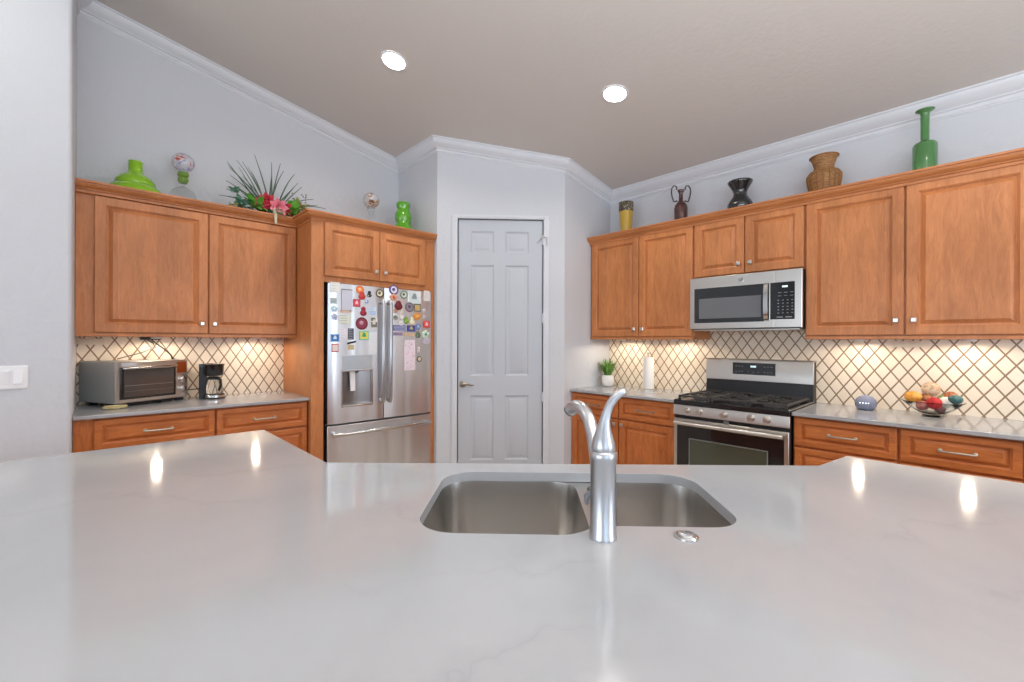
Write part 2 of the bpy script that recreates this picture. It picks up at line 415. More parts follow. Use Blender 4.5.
def upper_cab(label, loc, rz, W, z0, z1, depth, doors, dz0, dz1, group, stile_l=0, bottom_rail=True, knobs=()):
    """local x runs right, room at -y; origin on wall at floor height"""
    t = thing('wall_cabinet', label, 'cabinet', loc, rz, group)
    mb = MB(); D = depth-.02
    mb.box(0, W, -D+.001, -.002, z0, z1)
    if bottom_rail: mb.box(0, W, -D-.012, -D+.03, z0, z0+.02)
    mb.build('body', 'wood', t, bevel=.0015)
    for i, (x0, x1) in enumerate(doors):
        m2 = MB(); m2.raised(x0+.0015, x1-.0015, dz0, dz1, -D, .02, .06)
        dr = m2.build('door', 'wood', t, smooth=25)
        kx, kz = knobs[i]; knob(dr, kx, -D-.02, kz)
    return t
G1, G2 = 'upper cabinets on the range wall', 'upper cabinets on the toaster wall'
upper_cab('two-door maple wall cabinet nearest the pantry, above the potted plant', (A_+.004, 0, 0), 0, 1.017, 1.372, 2.318, .34, [(.019, .523), (.527, 1.009)], 1.397, 2.287, G1, knobs=[(.483, 1.462), (.567, 1.462)])
upper_cab('short two-door maple cabinet directly above the microwave', (2.469, 0, 0), 0, .762, 1.850, 2.318, .34, [(.006, .379), (.383, .756)], 1.862, 2.287, G1, bottom_rail=False, knobs=[(.341, 1.935), (.421, 1.935)])
upper_cab('wide two-door maple wall cabinet right of the microwave', (3.231, 0, 0), 0, 1.012, 1.372, 2.318, .34, [(.006, .503), (.509, 1.006)], 1.397, 2.287, G1, knobs=[(.466, 1.485), (.546, 1.485)])
upper_cab('two-door maple wall cabinet above the toaster oven and coffee maker', (0, STY+.002, 0), PI/2, 1.247, 1.372, 2.275, .34, [(.081, .663), (.667, 1.242)], 1.397, 2.235, G2, knobs=[(.627, 1.465), (.700, 1.465)])
# cabinet crowns
KP = [(-.03, 0), (.052, 0), (.052, .012), (.043, .013), (.043, .019), (.038, .028), (.024, .040), (.016, .043), (.016, .049), (.007, .052), (.007, .068), (-.03, .068)]
def kcrown(name, label, path, ztop):
    o = crown(name, path, 1, KP, lambda x, y, d: ztop-d, 'woodh'); return tag(o, label, 'moulding', 'wood crown mouldings on the cabinets')
kcrown('crown_molding', 'long stepped wooden crown moulding along the tops of the range wall cabinets', [(A_+.003, -.3405), (4.243, -.3405), (4.243, -.005)], 2.346)
kcrown('crown_molding', 'wooden crown moulding on top of the cabinet over the toaster oven', [(.3405, STY+.003), (.3405, -2.672)], 2.306)

# refrigerator enclosure (local x = world y + 2.668)
FZ = thing('refrigerator_cabinet', 'tall maple surround with two short doors above the fridge', 'cabinet', (0, -2.668, 0), PI/2)
mb = MB(); Wf = 1.066; dpt = .662
mb.box(0, .020, -dpt+.02, -.002, 0, 2.29); mb.box(Wf-.02, Wf, -dpt+.02, -.002, 0, 2.29)
mb.box(0, .091, -dpt-.0, -dpt+.02, 0, 2.28); mb.box(Wf-.036, Wf, -dpt, -dpt+.05, 0, 1.81); mb.box(Wf-.10, Wf, -dpt, -dpt+.02, 1.81, 2.28); mb.box(.02, Wf-.02, -dpt+.001, -.04, 1.793, 1.815)
mb.box(.02, Wf-.02, -dpt+.002, -.002, 1.815, 2.27)
mb.build('body', 'wood', FZ, bevel=.0015)
for (x0, x1, kx) in ((.093, .530, .497), (.534, .965, .577)):
    m2 = MB(); m2.raised(x0, x1, 1.838, 2.240, -dpt, .02, .058); dr = m2.build('door', 'wood', FZ, smooth=25); knob(dr, kx, -dpt-.02, 1.908)
o = crown('crown_molding', [(.002, 0), (.002, -dpt), (Wf-.002, -dpt)], 1, KP, lambda x, y, d: 2.306-d, 'woodh')
o.parent = FZ; o.location = (0, 0, 0)

def base_cab(label, loc, rz, W, units, group, dz=0):
    """units: list of (x0,x1,kind,handle) ; kind 'drawer_door' or 'drawers'"""
    t = thing('base_cabinet', label, 'cabinet', loc, rz, group)
    mb = MB(); D = .60
    mb.box(0, W, -D, -.012, .10, .890+dz); mb.box(0, W, -D+.07, -.02, 0, .10)
    mb.build('body', 'woodbv', t, bevel=.0015)
    for (x0, x1, kind, h) in units:
        def drw(z0, z1):
            m2 = MB(); m2.raised(x0+.002, x1-.002, z0, z1, -D, .02, .040, .020); d_ = m2.build('drawer', 'woodb', t, smooth=25)
            cx = (x0+x1)/2; bar_pull(d_, cx-h/2, cx+h/2, -D-.02, (z0+z1)/2); return d_
        drw(.706+dz, .880+dz)
        if kind == 'drawers': drw(.41+dz, .692+dz); drw(.12, .396+dz)
        else:
            m2 = MB(); m2.raised(x0+.002, x1-.002, .12, .692+dz, -D, .02, .055); d_ = m2.build('door', 'woodbv', t, smooth=25)
            knob(d_, x1-.035 if kind == 'doorL' else x0+.035, -D-.02, .655+dz)
    return t
G3 = 'base cabinets on the range wall'; G4 = 'base cabinets on the toaster wall'
base_cab('maple base cabinet left of the gas range, below the potted plant', (A_+.004, 0, 0), 0, 1.011, [(.006, .505, 'doorL', .13), (.509, 1.005, 'doorR', .15)], G3)
base_cab('maple drawer base cabinet directly right of the gas range', (3.235, 0, 0), 0, .502, [(.006, .498, 'drawers', .14)], G3)
base_cab('maple base cabinet at the right edge, below the glass bowl', (3.738, 0, 0), 0, .95, [(.006, .448, 'drawers', .14), (.452, .946, 'doorR', .14)], G3)
base_cab('maple base cabinet by the stub wall, below the toaster oven', (0, STY+.002, 0), PI/2, .663, [(.082, .660, 'doorL', .14)], G4, .016)
base_cab('maple drawer cabinet beside the fridge, below the coffee maker', (0, STY+.666, 0), PI/2, .578, [(.003, .572, 'drawers', .14)], G4, .016)

# worktops
def slab(name, label, *b):
    m_ = MB(); m_.box(*b); return tag(m_.build(name, 'quartz', bevel=.004), label, 'worktop', 'quartz worktops against the walls')
slab('worktop', 'white quartz worktop carrying the toaster oven and coffee maker', .009, .645, STY+.002, -2.670, .907, .928)
slab('worktop', 'white quartz worktop between pantry wall and range, under the plant', A_+.001, 2.467, -.645, -.009, .891, .914)
slab('worktop', 'long white quartz worktop right of the range, carrying the glass bowl', 3.234, 4.70, -.645, -.009, .891, .914)
mb = MB(); mb.box(.0008, .0085, STY+.001, -2.669, .90, 1.3715)
tag(mb.build('tile_backsplash', 'splashL', smooth=0), 'cream diamond tile backsplash with brown strips behind the toaster oven', 'backsplash')
mb = MB(); mb.box(A_+.001, 2.466, -.0085, -.0008, .90, 1.3715); mb.box(2.466, 3.234, -.0085, -.0008, .70, 1.443); mb.box(3.234, 5.2, -.0085, -.0008, .90, 1.3715)
tag(mb.build('tile_backsplash', 'splashR', smooth=0), 'long cream diamond tile backsplash behind the range and glass bowl', 'backsplash')

# ------------------------------------------------------------------ refrigerator (local frame like FZ)
FR = thing('refrigerator', 'stainless steel french door fridge covered with magnets', 'refrigerator', (0, -2.551, 0), PI/2)
FW = .91; FD = .684
mb = MB(); mb.box(.004, FW-.004, -.615, -.03, .02, 1.770); mb.box(.02, FW-.02, -.60, -.03, 0, .02); mb.build('body', 'grey', FR, bevel=.003)
def rdoor(name, x0, x1, z0, z1, curve=.012):
    m_ = MB(); n = 8; lo = []
    for i in range(n+1):
        f = i/n; x = x0+(x1-x0)*f; s = min(1, min(f, 1-f)*9)
        y = -(FD-.012)-.012*math.sin(s*PI/2); lo.append((x, y))
    pts = lo+[(x1, -.62), (x0, -.62)]
    m_.prism(pts, z0, z1); return m_.build(name, 'steel', FR, smooth=40, bevel=.003)
def ldoor():
    m_ = MB(); X0, X1 = 0, FW/2-.003
    def yc(x):
        f = (x-X0)/(X1-X0); s_ = min(1, min(f, 1-f)*9); return -(FD-.012)-.012*math.sin(s_*PI/2)
    hx0, hx1, hz0, hz1 = .104, .352, .842, 1.114
    def seg(a, b, z0, z1, back=-.62):
        xs_ = sorted({a, b}|{X0+(X1-X0)*k/18 for k in range(19) if a < X0+(X1-X0)*k/18 < b})
        m_.prism([(x, yc(x)) for x in xs_]+[(b, back), (a, back)], z0, z1)
    seg(X0, X1, .715, hz0); seg(X0, X1, hz1, 1.788); seg(X0, hx0, hz0, hz1); seg(hx1, X1, hz0, hz1)
    return m_.build('door', 'steel', FR, smooth=40)
ld = ldoor(); rd = rdoor('door', FW/2+.003, FW, .715, 1.788); fd = rdoor('freezer_drawer', 0, FW, .06, .700)
HM = mat('handle_steel', (188, 188, 190), .3, 1.0)
for (dd, x, x2) in ((ld, FW/2-.028, -.5), (rd, FW/2+.036, .5)):
    mb = MB(); ys_ = -(FD+.042)
    mb.tube([(x, -FD+.004, 1.66), (x, ys_+.008, 1.675), (x, ys_, 1.64), (x, ys_-.004, 1.25), (x, ys_, .89), (x, ys_+.008, .855), (x, -FD+.004, .87)], [.015]*7, 12)
    mb.build('handle', HM, dd, smooth=50)
mb = MB(); ys_ = -(FD+.042)
mb.tube([(.05, -FD+.004, .635), (.04, ys_+.01, .637), (.07, ys_, .637), (.455, ys_-.008, .637), (.84, ys_, .637), (.87, ys_+.01, .637), (.86, -FD+.004, .635)], .0165, 12)
mb.build('handle', 'bar', fd, smooth=50)
# dispenser
mb = MB(); n_ = 10
lo_ = [(.104+.248*k/n_, -.632-.0*k+(.0)) for k in range(n_+1)]
mb.prism([(x, -.630-.022*(1-math.sin(PI*k/n_))) for k, (x, _) in enumerate(lo_)]+[(.352, -.622), (.104, -.622)], .842, 1.114)
dsp = mb.build('water_dispenser', [mat('dispenser_recess', (150, 150, 152), .32, .9)], ld, smooth=60)
mb = MB()
for b in ((.099, .357, -FD-.004, -FD+.004, 1.112, 1.120), (.099, .357, -FD-.004, -FD+.004, .836, .844), (.099, .106, -FD-.004, -FD+.004, .844, 1.112), (.350, .357, -FD-.004, -FD+.004, .844, 1.112)): mb.box(*b)
mb.build('bezel', 'bar', dsp)
mb = MB(); mb.box(.105, .350, -FD-.003, -FD-.001, 1.125, 1.235); mb.build('control_panel', mat('control_panel_film', (196, 204, 210), .2, .6), dsp, bevel=.002)
mb = MB(); mb.loft([[(.178, -.642, 1.112), (.218, -.642, 1.112), (.218, -.660, 1.112), (.178, -.660, 1.112)], [(.180, -.655, .955), (.220, -.655, .955), (.220, -.668, .955), (.180, -.668, .955)]]); mb.build('paddle', 'white', dsp, bevel=.002)
mb = MB(); mb.box(.106, .350, -FD-.016, -.64, .8445, .852); mb.build('drip_tray', 'steelh', dsp, bevel=.003)
mb = MB(); mb.lathe([(.008, -.014), (.012, 0)], (.235, -.664, 1.112), 12); mb.build('nozzle', 'black', dsp)

# magnets, each its own thing, placed on the door faces. world y,z measured.
MC = {}
def mcol(c, rough=.5):
    if c not in MC: MC[c] = mat('magnet_%s' % '_'.join(map(str, c)), c, rough)
    return MC[c]
def magnet(shape, px, pz, w_, h_, cols, label, cat='magnet', thick=.003, grp='magnets and papers on the fridge'):
    """px: metres from fridge left edge, pz height, cols = (base, accent)"""
    o = thing(shape if shape in ('paper_note', 'photo_print', 'notepad') else 'fridge_magnet', label, cat, (FD+.0003, -2.551+px, pz), PI/2, grp)
    m1 = MB(); hw, hh = w_/2, h_/2
    if shape in ('disc', 'ring'):
        m1.lathe([(hw, 0), (hw, -thick), (hw*.96, -thick-.0005)], (0, 0, 0), 24, 'y')
        m1.build('backing', mcol(cols[0]), o)
        m2 = MB(); m2.lathe([(hw*.72, -thick), (hw*.70, -thick-.0015)], (0, 0, 0), 24, 'y'); m2.build('inner_disc', mcol(cols[1]), o)
        if len(cols) > 2:
            m3 = MB(); m3.lathe([(hw*.38, -thick-.001), (hw*.34, -thick-.0022)], (-hw*.08, 0, hw*.1), 7, 'y'); m3.build('motif', mcol(cols[2]), o)
    elif shape == 'figure':
        m1.sphere((0, -.004, hh*.55), hw*.62, 14, (1, .35, 1)); m1.sphere((0, -.004, -hh*.25), hw*.9, 14, (1, .3, .85))
        m1.build('body', mcol(cols[0]), o)
        m2 = MB(); m2.sphere((-hw*.35, -.006, -hh*.35), hw*.42, 10, (1, .4, 1)); m2.sphere((hw*.4, -.006, -hh*.1), hw*.35, 10, (1, .4, 1)); m2.build('detail', mcol(cols[1]), o)
    elif shape == 'leafy':
        for k in range(5):
            a = k*2*PI/5+.3; m1.sphere((hw*.5*math.cos(a), -.003, hh*.5*math.sin(a)), hw*.48, 10, (1, .25, 1))
        m1.build('petals', mcol(cols[0]), o)
        m2 = MB(); m2.sphere((0, -.005, 0), hw*.35, 10, (1, .4, 1)); m2.build('centre', mcol(cols[1]), o)
    else:
        m1.box(-hw, hw, -thick, 0, -hh, hh); m1.build('backing' if 'note' not in shape else 'sheet', mcol(cols[0]), o, bevel=.0006)
        m2 = MB()
        if shape == 'sign':
            m2.box(-hw*.82, hw*.82, -thick-.0008, -thick, -hh*.75, hh*.75)
        elif shape == 'notepad':
            m2.box(-hw, hw, -thick-.0008, -thick, hh*.93, hh); m2.box(-hw, -hw*.93, -thick-.0008, -thick, -hh, hh*.93)
        elif shape in ('paper_note', 'lines'):
            n = max(3, int(h_/.016)); rr = random.Random(int(px*1000))
            for k in range(n):
                z = hh*.8-k*(1.6*hh/(n-1)); e_ = hw*(.5+.35*rr.random()); m2.box(-hw*.78, -hw*.78+e_*1.6, -thick-.0004, -thick, z-.0012, z+.0012)
        elif shape == 'photo_print':
            m2.box(-hw*.84, hw*.84, -thick-.0006, -thick, -hh*.80, hh*.1)
            m2.box(-hw*.84, hw*.3, -thick-.0006, -thick, hh*.25, hh*.8)
        elif shape == 'stripes':
            for k in range(4): m2.box(-hw*.9, hw*.9, -thick-.0006, -thick, -hh*.85+k*hh*.46, -hh*.85+k*hh*.46+hh*.2)
        elif shape == 'flowerdot':
            rr = random.Random(3)
            for k in range(22):
                x, z = rr.uniform(-hw*.8, hw*.8), rr.uniform(-hh*.92, hh*.92); m2.lathe([(.004, -thick), (.003, -thick-.0006)], (x, 0, z), 6, 'y')
        m2.build('print', mcol(cols[1]), o)
        if shape in ('sign', 'photo_print') and len(cols) > 2:
            m3 = MB(); m3.box(-hw*.4, hw*.35, -thick-.0016, -thick-.0006, -hh*.3, hh*.2); m3.lathe([(hw*.3, -thick), (hw*.25, -thick-.0018)], (0, 0, hh*.35), 12, 'y'); m3.build('motif', mcol(cols[2]), o)
    return o
W_, R_, K_ = (236, 234, 230), (205, 40, 50), (38, 38, 42)
# (shape, metres from the fridge's left edge, height, width, height of the magnet, colours, label)
ml = [
 ('lines', 0.049, 1.757, 0.071, 0.075, (W_, (150, 190, 180)), 'white word-strip magnet at the top left corner of the fridge'),
 ('notepad', 0.140, 1.661, 0.088, 0.174, ((206, 208, 222), (110, 104, 96)), 'pale lilac blank notepad with dark edge strip on the left fridge door'),
 ('disc', 0.245, 1.753, 0.065, 0.063, ((232, 110, 50), (245, 140, 70), (250, 210, 160)), 'orange round fruit-like magnet at the top of the left fridge door'),
 ('figure', 0.261, 1.706, 0.066, 0.052, ((200, 60, 60), (230, 110, 80)), 'red lumpy magnet just under the orange round one'),
 ('sign', 0.219, 1.647, 0.059, 0.060, ((170, 40, 55), (226, 80, 100), (250, 200, 205)), 'square pink-red magnet right of the blank notepad'),
 ('disc', 0.299, 1.664, 0.047, 0.045, ((225, 225, 225), (110, 150, 210), (240, 240, 250)), 'small blue-centred round magnet right of the pink-red square'),
 ('disc', 0.412, 1.737, 0.069, 0.064, ((70, 66, 50), (228, 220, 190), (120, 90, 60)), 'dark-rimmed cream oval magnet at the top by the left handle'),
 ('figure', 0.323, 1.722, 0.044, 0.056, (K_, (200, 200, 190)), 'small black figure magnet between the orange and the dark-rimmed ones'),
 ('sign', 0.126, 1.576, 0.095, 0.023, ((236, 214, 196), (222, 190, 170)), 'peach strip magnet under the blank notepad'),
 ('figure', 0.273, 1.580, 0.062, 0.082, ((160, 40, 60), (60, 60, 70)), 'dark red figure magnet above the round maroon magnet'),
 ('photo_print', 0.347, 1.588, 0.072, 0.076, ((225, 230, 238), (180, 205, 230)), 'pale blue small card beside the dark red figure magnet'),
 ('disc', 0.261, 1.487, 0.100, 0.097, ((110, 32, 48), (146, 56, 78), (200, 150, 170)), 'large round maroon magnet in the middle of the left door'),
 ('lines', 0.126, 1.514, 0.095, 0.072, ((222, 228, 216), (110, 120, 110)), 'pale green card with dark heading left of the round maroon magnet'),
 ('photo_print', 0.364, 1.498, 0.064, 0.099, ((226, 226, 220), (120, 118, 116), (230, 220, 210)), 'grey and white picture card right of the round maroon magnet'),
 ('paper_note', 0.114, 1.405, 0.052, 0.079, ((232, 228, 236), (180, 170, 190)), 'small white note with violet edge below the pale green card'),
 ('lines', 0.173, 1.403, 0.046, 0.088, ((90, 92, 108), (190, 194, 204)), 'narrow slate grey printed magnet beside the small white note'),
 ('sign', 0.280, 1.392, 0.082, 0.075, ((120, 195, 190), (228, 220, 90), (60, 160, 120)), 'yellow and teal square magnet below the round maroon magnet'),
 ('stripes', 0.039, 1.653, 0.049, 0.043, ((214, 220, 222), (70, 120, 110)), 'white magnet with green stripes on the far left of the fridge'),
 ('leafy', 0.043, 1.592, 0.050, 0.053, ((176, 208, 226), (230, 236, 240)), 'pale blue petal magnet on the far left under the green striped one'),
 ('leafy', 0.046, 1.532, 0.050, 0.057, ((190, 186, 220), (150, 200, 205)), 'lilac petal magnet on the far left edge of the fridge'),
 ('sign', 0.050, 1.371, 0.064, 0.057, ((90, 150, 205), (60, 120, 190), (220, 235, 245)), 'bright blue square magnet low on the far left of the fridge'),
 ('sign', 0.051, 1.296, 0.051, 0.063, ((196, 44, 50), (232, 222, 216)), 'red-framed white rectangular magnet, lowest at the far left of the fridge'),
 ('paper_note', 0.356, 1.331, 0.069, 0.175, ((230, 233, 238), (222, 225, 230)), 'long white sheet of paper beside the left fridge handle'),
]
for sh, u, v, ww, hh_, cc, lb in ml:
    cat = 'paper' if sh in ('paper_note', 'notepad', 'photo_print') else 'magnet'
    magnet(sh, u, v, ww, hh_, cc, lb, cat)
# the binder clip magnet
o = thing('magnetic_clip', 'black spring clip magnet holding a tan tag on the left door', 'clip', (FD+.0003, -2.551+0.176, 1.331), PI/2)
mb = MB(); mb.loft([[(-.034, 0, -.010), (.034, 0, .006), (.034, -.010, .006), (-.034, -.010, -.010)], [(-.030, 0, .006), (.036, 0, .020), (.036, -.012, .020), (-.030, -.012, .006)]]); mb.build('jaw', 'black', o, bevel=.002)
mb = MB(); mb.box(-.026, .022, -.003, 0, -.050, -.012); mb.build('tag', mcol((206, 186, 140)), o)
mr = [
 ('disc', 0.538, 1.776, 0.082, 0.074, ((98, 80, 150), (228, 226, 236), (90, 90, 160)), 'round violet-rimmed magnet at the top left of the right door'),
 ('leafy', 0.536, 1.713, 0.074, 0.056, ((218, 160, 130), (190, 70, 60)), 'peach petal magnet under the violet-rimmed round one'),
 ('disc', 0.632, 1.742, 0.069, 0.062, ((110, 140, 120), (210, 214, 200), (70, 90, 80)), 'grey-green ring magnet left of the white card'),
 ('photo_print', 0.733, 1.727, 0.127, 0.107, ((232, 238, 240), (214, 228, 230), (150, 160, 165)), 'white postcard at the top of the right fridge door'),
 ('lines', 0.858, 1.748, 0.058, 0.091, ((226, 222, 220), (180, 176, 178)), 'narrow white card at the top right corner of the fridge'),
 ('figure', 0.581, 1.648, 0.083, 0.059, ((120, 30, 40), (232, 214, 200)), 'dark red and cream figure magnet under the ring magnet'),
 ('disc', 0.687, 1.640, 0.086, 0.076, ((120, 108, 118), (150, 136, 146), (90, 80, 96)), 'dusky mauve round magnet in the centre of the right door'),
 ('sign', 0.763, 1.639, 0.064, 0.066, ((62, 74, 100), (206, 180, 110)), 'navy and sand coloured magnet right of the mauve round one'),
 ('disc', 0.558, 1.604, 0.047, 0.043, ((210, 200, 190), (190, 140, 120)), 'tiny tan button magnet in the left column of the right door'),
 ('disc', 0.609, 1.599, 0.043, 0.039, ((236, 232, 226), (216, 208, 200)), 'topmost white button magnet on the right door'),
 ('disc', 0.554, 1.544, 0.062, 0.057, ((220, 222, 224), (150, 160, 150), (110, 120, 110)), 'silver round magnet with dull green centre on the right door'),
 ('disc', 0.612, 1.553, 0.043, 0.039, ((232, 222, 214), (236, 236, 240)), 'middle white button magnet on the right door'),
 ('leafy', 0.761, 1.564, 0.083, 0.059, ((226, 150, 60), (240, 190, 120)), 'orange shell-shaped magnet on the right door'),
 ('figure', 0.655, 1.525, 0.057, 0.058, ((130, 170, 70), (226, 232, 190)), 'small green leafy figure magnet on the right door'),
 ('figure', 0.710, 1.519, 0.063, 0.067, ((236, 228, 200), (220, 210, 170)), 'cream cup-shaped magnet beside the green figure'),
 ('disc', 0.607, 1.501, 0.046, 0.041, ((236, 236, 240), (220, 220, 228)), 'lowest white button magnet above the blue banner'),
 ('stripes', 0.589, 1.458, 0.121, 0.050, ((86, 96, 160), (190, 196, 220)), 'blue and lilac striped banner magnet on the right door'),
 ('sign', 0.703, 1.457, 0.081, 0.053, ((44, 46, 120), (70, 76, 160), (200, 190, 110)), 'deep blue rectangular magnet right of the striped banner'),
 ('leafy', 0.772, 1.474, 0.059, 0.073, ((120, 140, 190), (200, 210, 230)), 'slate blue petal magnet right of the deep blue rectangle'),
 ('disc', 0.832, 1.619, 0.030, 0.036, ((228, 226, 222), (200, 200, 210)), 'upper small white dot magnet near the right fridge edge'),
 ('disc', 0.833, 1.563, 0.033, 0.036, ((228, 226, 222), (190, 180, 200)), 'lower small white dot magnet near the right fridge edge'),
 ('sign', 0.856, 1.497, 0.069, 0.062, ((212, 60, 66), (226, 90, 90), (240, 200, 200)), 'bright red square magnet near the right edge of the fridge'),
 ('leafy', 0.846, 1.408, 0.080, 0.083, ((206, 226, 208), (90, 140, 110)), 'pale green leaf magnet under the bright red square'),
 ('figure', 0.772, 1.404, 0.054, 0.059, ((96, 120, 96), (180, 160, 150)), 'olive figure magnet at the upper right of the flowered paper'),
 ('stripes', 0.577, 1.409, 0.088, 0.027, ((170, 150, 180), (120, 100, 140)), 'thin mauve strip magnet under the striped banner'),
 ('lines', 0.688, 1.406, 0.105, 0.030, ((214, 190, 160), (160, 130, 100)), 'thin tan strip magnet just above the flowered paper'),
 ('sign', 0.857, 1.351, 0.061, 0.050, ((216, 206, 218), (190, 180, 200)), 'pale mauve square magnet under the pale green leaf'),
 ('flowerdot', 0.690, 1.229, 0.105, 0.261, ((236, 222, 232), (206, 120, 150)), 'tall white paper with pink dots in a dark border on the right door'),
 ('disc', 0.784, 1.192, 0.049, 0.050, ((60, 50, 50), (214, 196, 170)), 'small dark oval magnet right of the pink-dotted paper'),
 ('figure', 0.778, 1.268, 0.035, 0.054, ((232, 214, 216), (200, 170, 180)), 'tiny pale pink figure magnet right of the pink-dotted paper'),
]
for sh, u, v, ww, hh_, cc, lb in mr:
    magnet(sh, u, v, ww, hh_, cc, lb, 'paper' if sh in ('photo_print', 'flowerdot') else 'magnet')

# ------------------------------------------------------------------ microwave
MW = thing('microwave_oven', 'stainless over-the-range microwave with black glass door and keypad', 'microwave', (2.469, 0, 0), 0)
mb = MB(); mb.box(.002, .760, -.372, -.012, 1.446, 1.846); mb.build('body', 'black', MW, bevel=.003)
mb = MB(); mb.box(.02, .74, -.36, -.03, 1.440, 1.447); mb.box(.1, .66, -.30, -.10, 1.4385, 1.4415); mb.build('grille', 'steelh', MW)
mb = MB()
mb.rings(0, .598, 1.452, 1.848, -.372, [(0, 0), (0, .025), (.003, .028), (.040, .028)], True); dr = mb.build('door', 'steelh', MW, smooth=25, bevel=.001)
mb = MB(); mb.box(.036, .532, -.4016, -.395, 1.497, 1.764); gl = mb.build('door_glass', 'gloss', dr, bevel=.0008)
mb = MB(); mb.box(.073, .514, -.4022, -.4010, 1.530, 1.684); mb.build('viewing_screen', mat('screen_mesh', (104, 106, 110), .08, coat=.5), gl)
mb = MB()
hx = .551
mb.loft([[(hx-.016, -.400, z), (hx+.016, -.400, z), (hx+.014, -.400-d, z), (hx-.014, -.400-d, z)] for z, d in ((1.500, .004), (1.512, .026), (1.55, .034), (1.64, .037), (1.72, .034), (1.755, .026), (1.767, .004))])
mb.build('handle', 'bar', dr, smooth=50)
mb = MB(); mb.rings(.600, .762, 1.452, 1.848, -.372, [(0, 0), (0, .025), (.003, .028), (.018, .028)], True); kp = mb.build('control_panel', 'steelh', MW, smooth=25)
mb = MB(); mb.box(.571, .720, -.4018, -.396, 1.509, 1.764); mb.build('keypad_glass', 'gloss', kp, bevel=.001)
mb = MB(); mb.box(.645, .678, -.4022, -.4018, 1.727, 1.739); mb.build('display', mat('lit_display', (200, 220, 220), .4, emit=(210, 225, 225), estr=.8), kp)
kb = mat('key_legend', (128, 132, 138), .5)
mb = MB()
for j in range(5):
    for i in range(4):
        x = .622+i*.028; z = 1.640-j*.022
        mb.box(x-.005, x+.005, -.4022, -.4018, z-.003, z+.003)
for j in range(2):
    for i in range(3): mb.box(.620+i*.036, .640+i*.036, -.4022, -.4018, 1.690-j*.022, 1.694-j*.022)
mb.box(.612, .650, -.4022, -.4018, 1.520, 1.528); mb.box(.665, .705, -.4022, -.4018, 1.520, 1.528)
o_ = mb.build('keys', kb, kp)
mb = MB(); mb.lathe([(.020, 0), (.020, -.0016), (.017, -.0020), (.017, -.0008)], (.378, -.400, 1.805), 28, 'y'); em = mb.build('emblem', 'bar', dr)
mb = MB(); add_text(mb, 'GE', .022, (.378, -.4016, 1.805)); mb.build('lettering', mat('emblem_grey', (70, 72, 76), .4), em, smooth=0)

# ------------------------------------------------------------------ gas range
RG = thing('gas_range', 'stainless steel gas range with black grates and five knobs', 'range', (2.469, 0, 0), 0)
W = .762
mb = MB(); mb.box(.003, W-.003, -.635, -.02, .10, .905); mb.box(.03, W-.03, -.60, -.05, 0, .10); mb.build('body', 'black', RG, bevel=.002)
mb = MB(); mb.box(.001, W-.001, -.655, -.06, .892, .921); mb.box(.001, W-.001, -.667, -.640, .885, .921); ck = mb.build('cooktop', mat('black_enamel', (30, 31, 33), .18), RG, bevel=.004)
mb = MB(); mb.box(.001, .014, -.650, -.08, .9205, .926); mb.box(W-.014, W-.001, -.650, -.08, .9205, .926); mb.build('side_rail', 'steelh', ck)
# grates
def grate(x0, x1):
    m_ = MB(); y0, y1, z = -.625, -.105, .948; b = .007
    for y in (y0, y1, (y0+y1)/2): m_.box(x0, x1, y-b, y+b, z-.008, z+.006)
    for x in (x0+b, x1-b): m_.box(x-b, x+b, y0, y1, z-.008, z+.006)
    cx = (x0+x1)/2
    for yc in ((y0*3+y1)/4, (y0+3*y1)/4):
        m_.box(cx-b*.8, cx+b*.8, yc-.125, yc-.035, z-.006, z+.008); m_.box(cx-b*.8, cx+b*.8, yc+.035, yc+.125, z-.006, z+.008)
        m_.box(x0, cx-.035, yc-b*.8, yc+b*.8, z-.006, z+.008); m_.box(cx+.035, x1, yc-b*.8, yc+b*.8, z-.006, z+.008)
    for x in (x0+b, x1-b):
        for y in (y0, (y0+y1)/2, y1): m_.box(x-b, x+b, y-b, y+b, .9205, z)
    return m_.build('grate', 'iron', RG, bevel=.002)
for a, b in ((.022, .252), (.258, .504), (.510, .740)): grate(a, b)
for x, y, r in ((.137, -.495, .045), (.137, -.235, .038), (.381, -.365, .05), (.625, -.495, .05), (.625, -.235, .035)):
    mb = MB(); mb.lathe([(r+.012, 0), (r+.010, .006), (r, .008), (r, .014), (r*.8, .018)], (x, y, .921), 22); mb.build('burner', 'iron', RG)
# backguard
mb = MB(); pts = [(-.10, .90), (-.012, .90), (-.012, 1.212), (-.070, 1.214), (-.088, 1.200), (-.092, 1.048), (-.085, 1.045), (-.100, .925)]
mb.loft([[(x, y, z) for y, z in pts] for x in (.002, W-.002)]); mb.mi = 0
bgd = mb.build('backguard', 'black', RG, bevel=.001)
mb = MB(); pts = [(-.095, 1.047), (-.075, 1.047), (-.072, 1.217), (-.082, 1.217), (-.090, 1.205)]
mb.loft([[(x, y, z) for y, z in pts] for x in (0, W)]); mb.box(0, W, -.075, -.010, 1.205, 1.217); mb.build('steel_face', 'steelh', bgd, bevel=.002)
mb = MB()
mb.loft([[(.213, -.0925, 1.188), (.213, -.0965, 1.096), (.213, -.085, 1.096), (.213, -.085, 1.188)], [(.519, -.0925, 1.188), (.519, -.0965, 1.096), (.519, -.085, 1.096), (.519, -.085, 1.188)]]); dp = mb.build('control_display', 'gloss', bgd)
mb = MB(); mb.box(.345, .385, -.0945, -.092, 1.153, 1.167); mb.build('lit_clock', mat('clock_glow', (200, 225, 225), .4, emit=(190, 215, 220), estr=.7), dp)
mb = MB()
for x in (.24, .262, .285, .445, .468, .492):
    for z in (1.118, 1.160): mb.box(x-.006, x+.006, -.0970+.0013*((z-1.1)/.02)*.5, -.092, z-.0025, z+.0025)
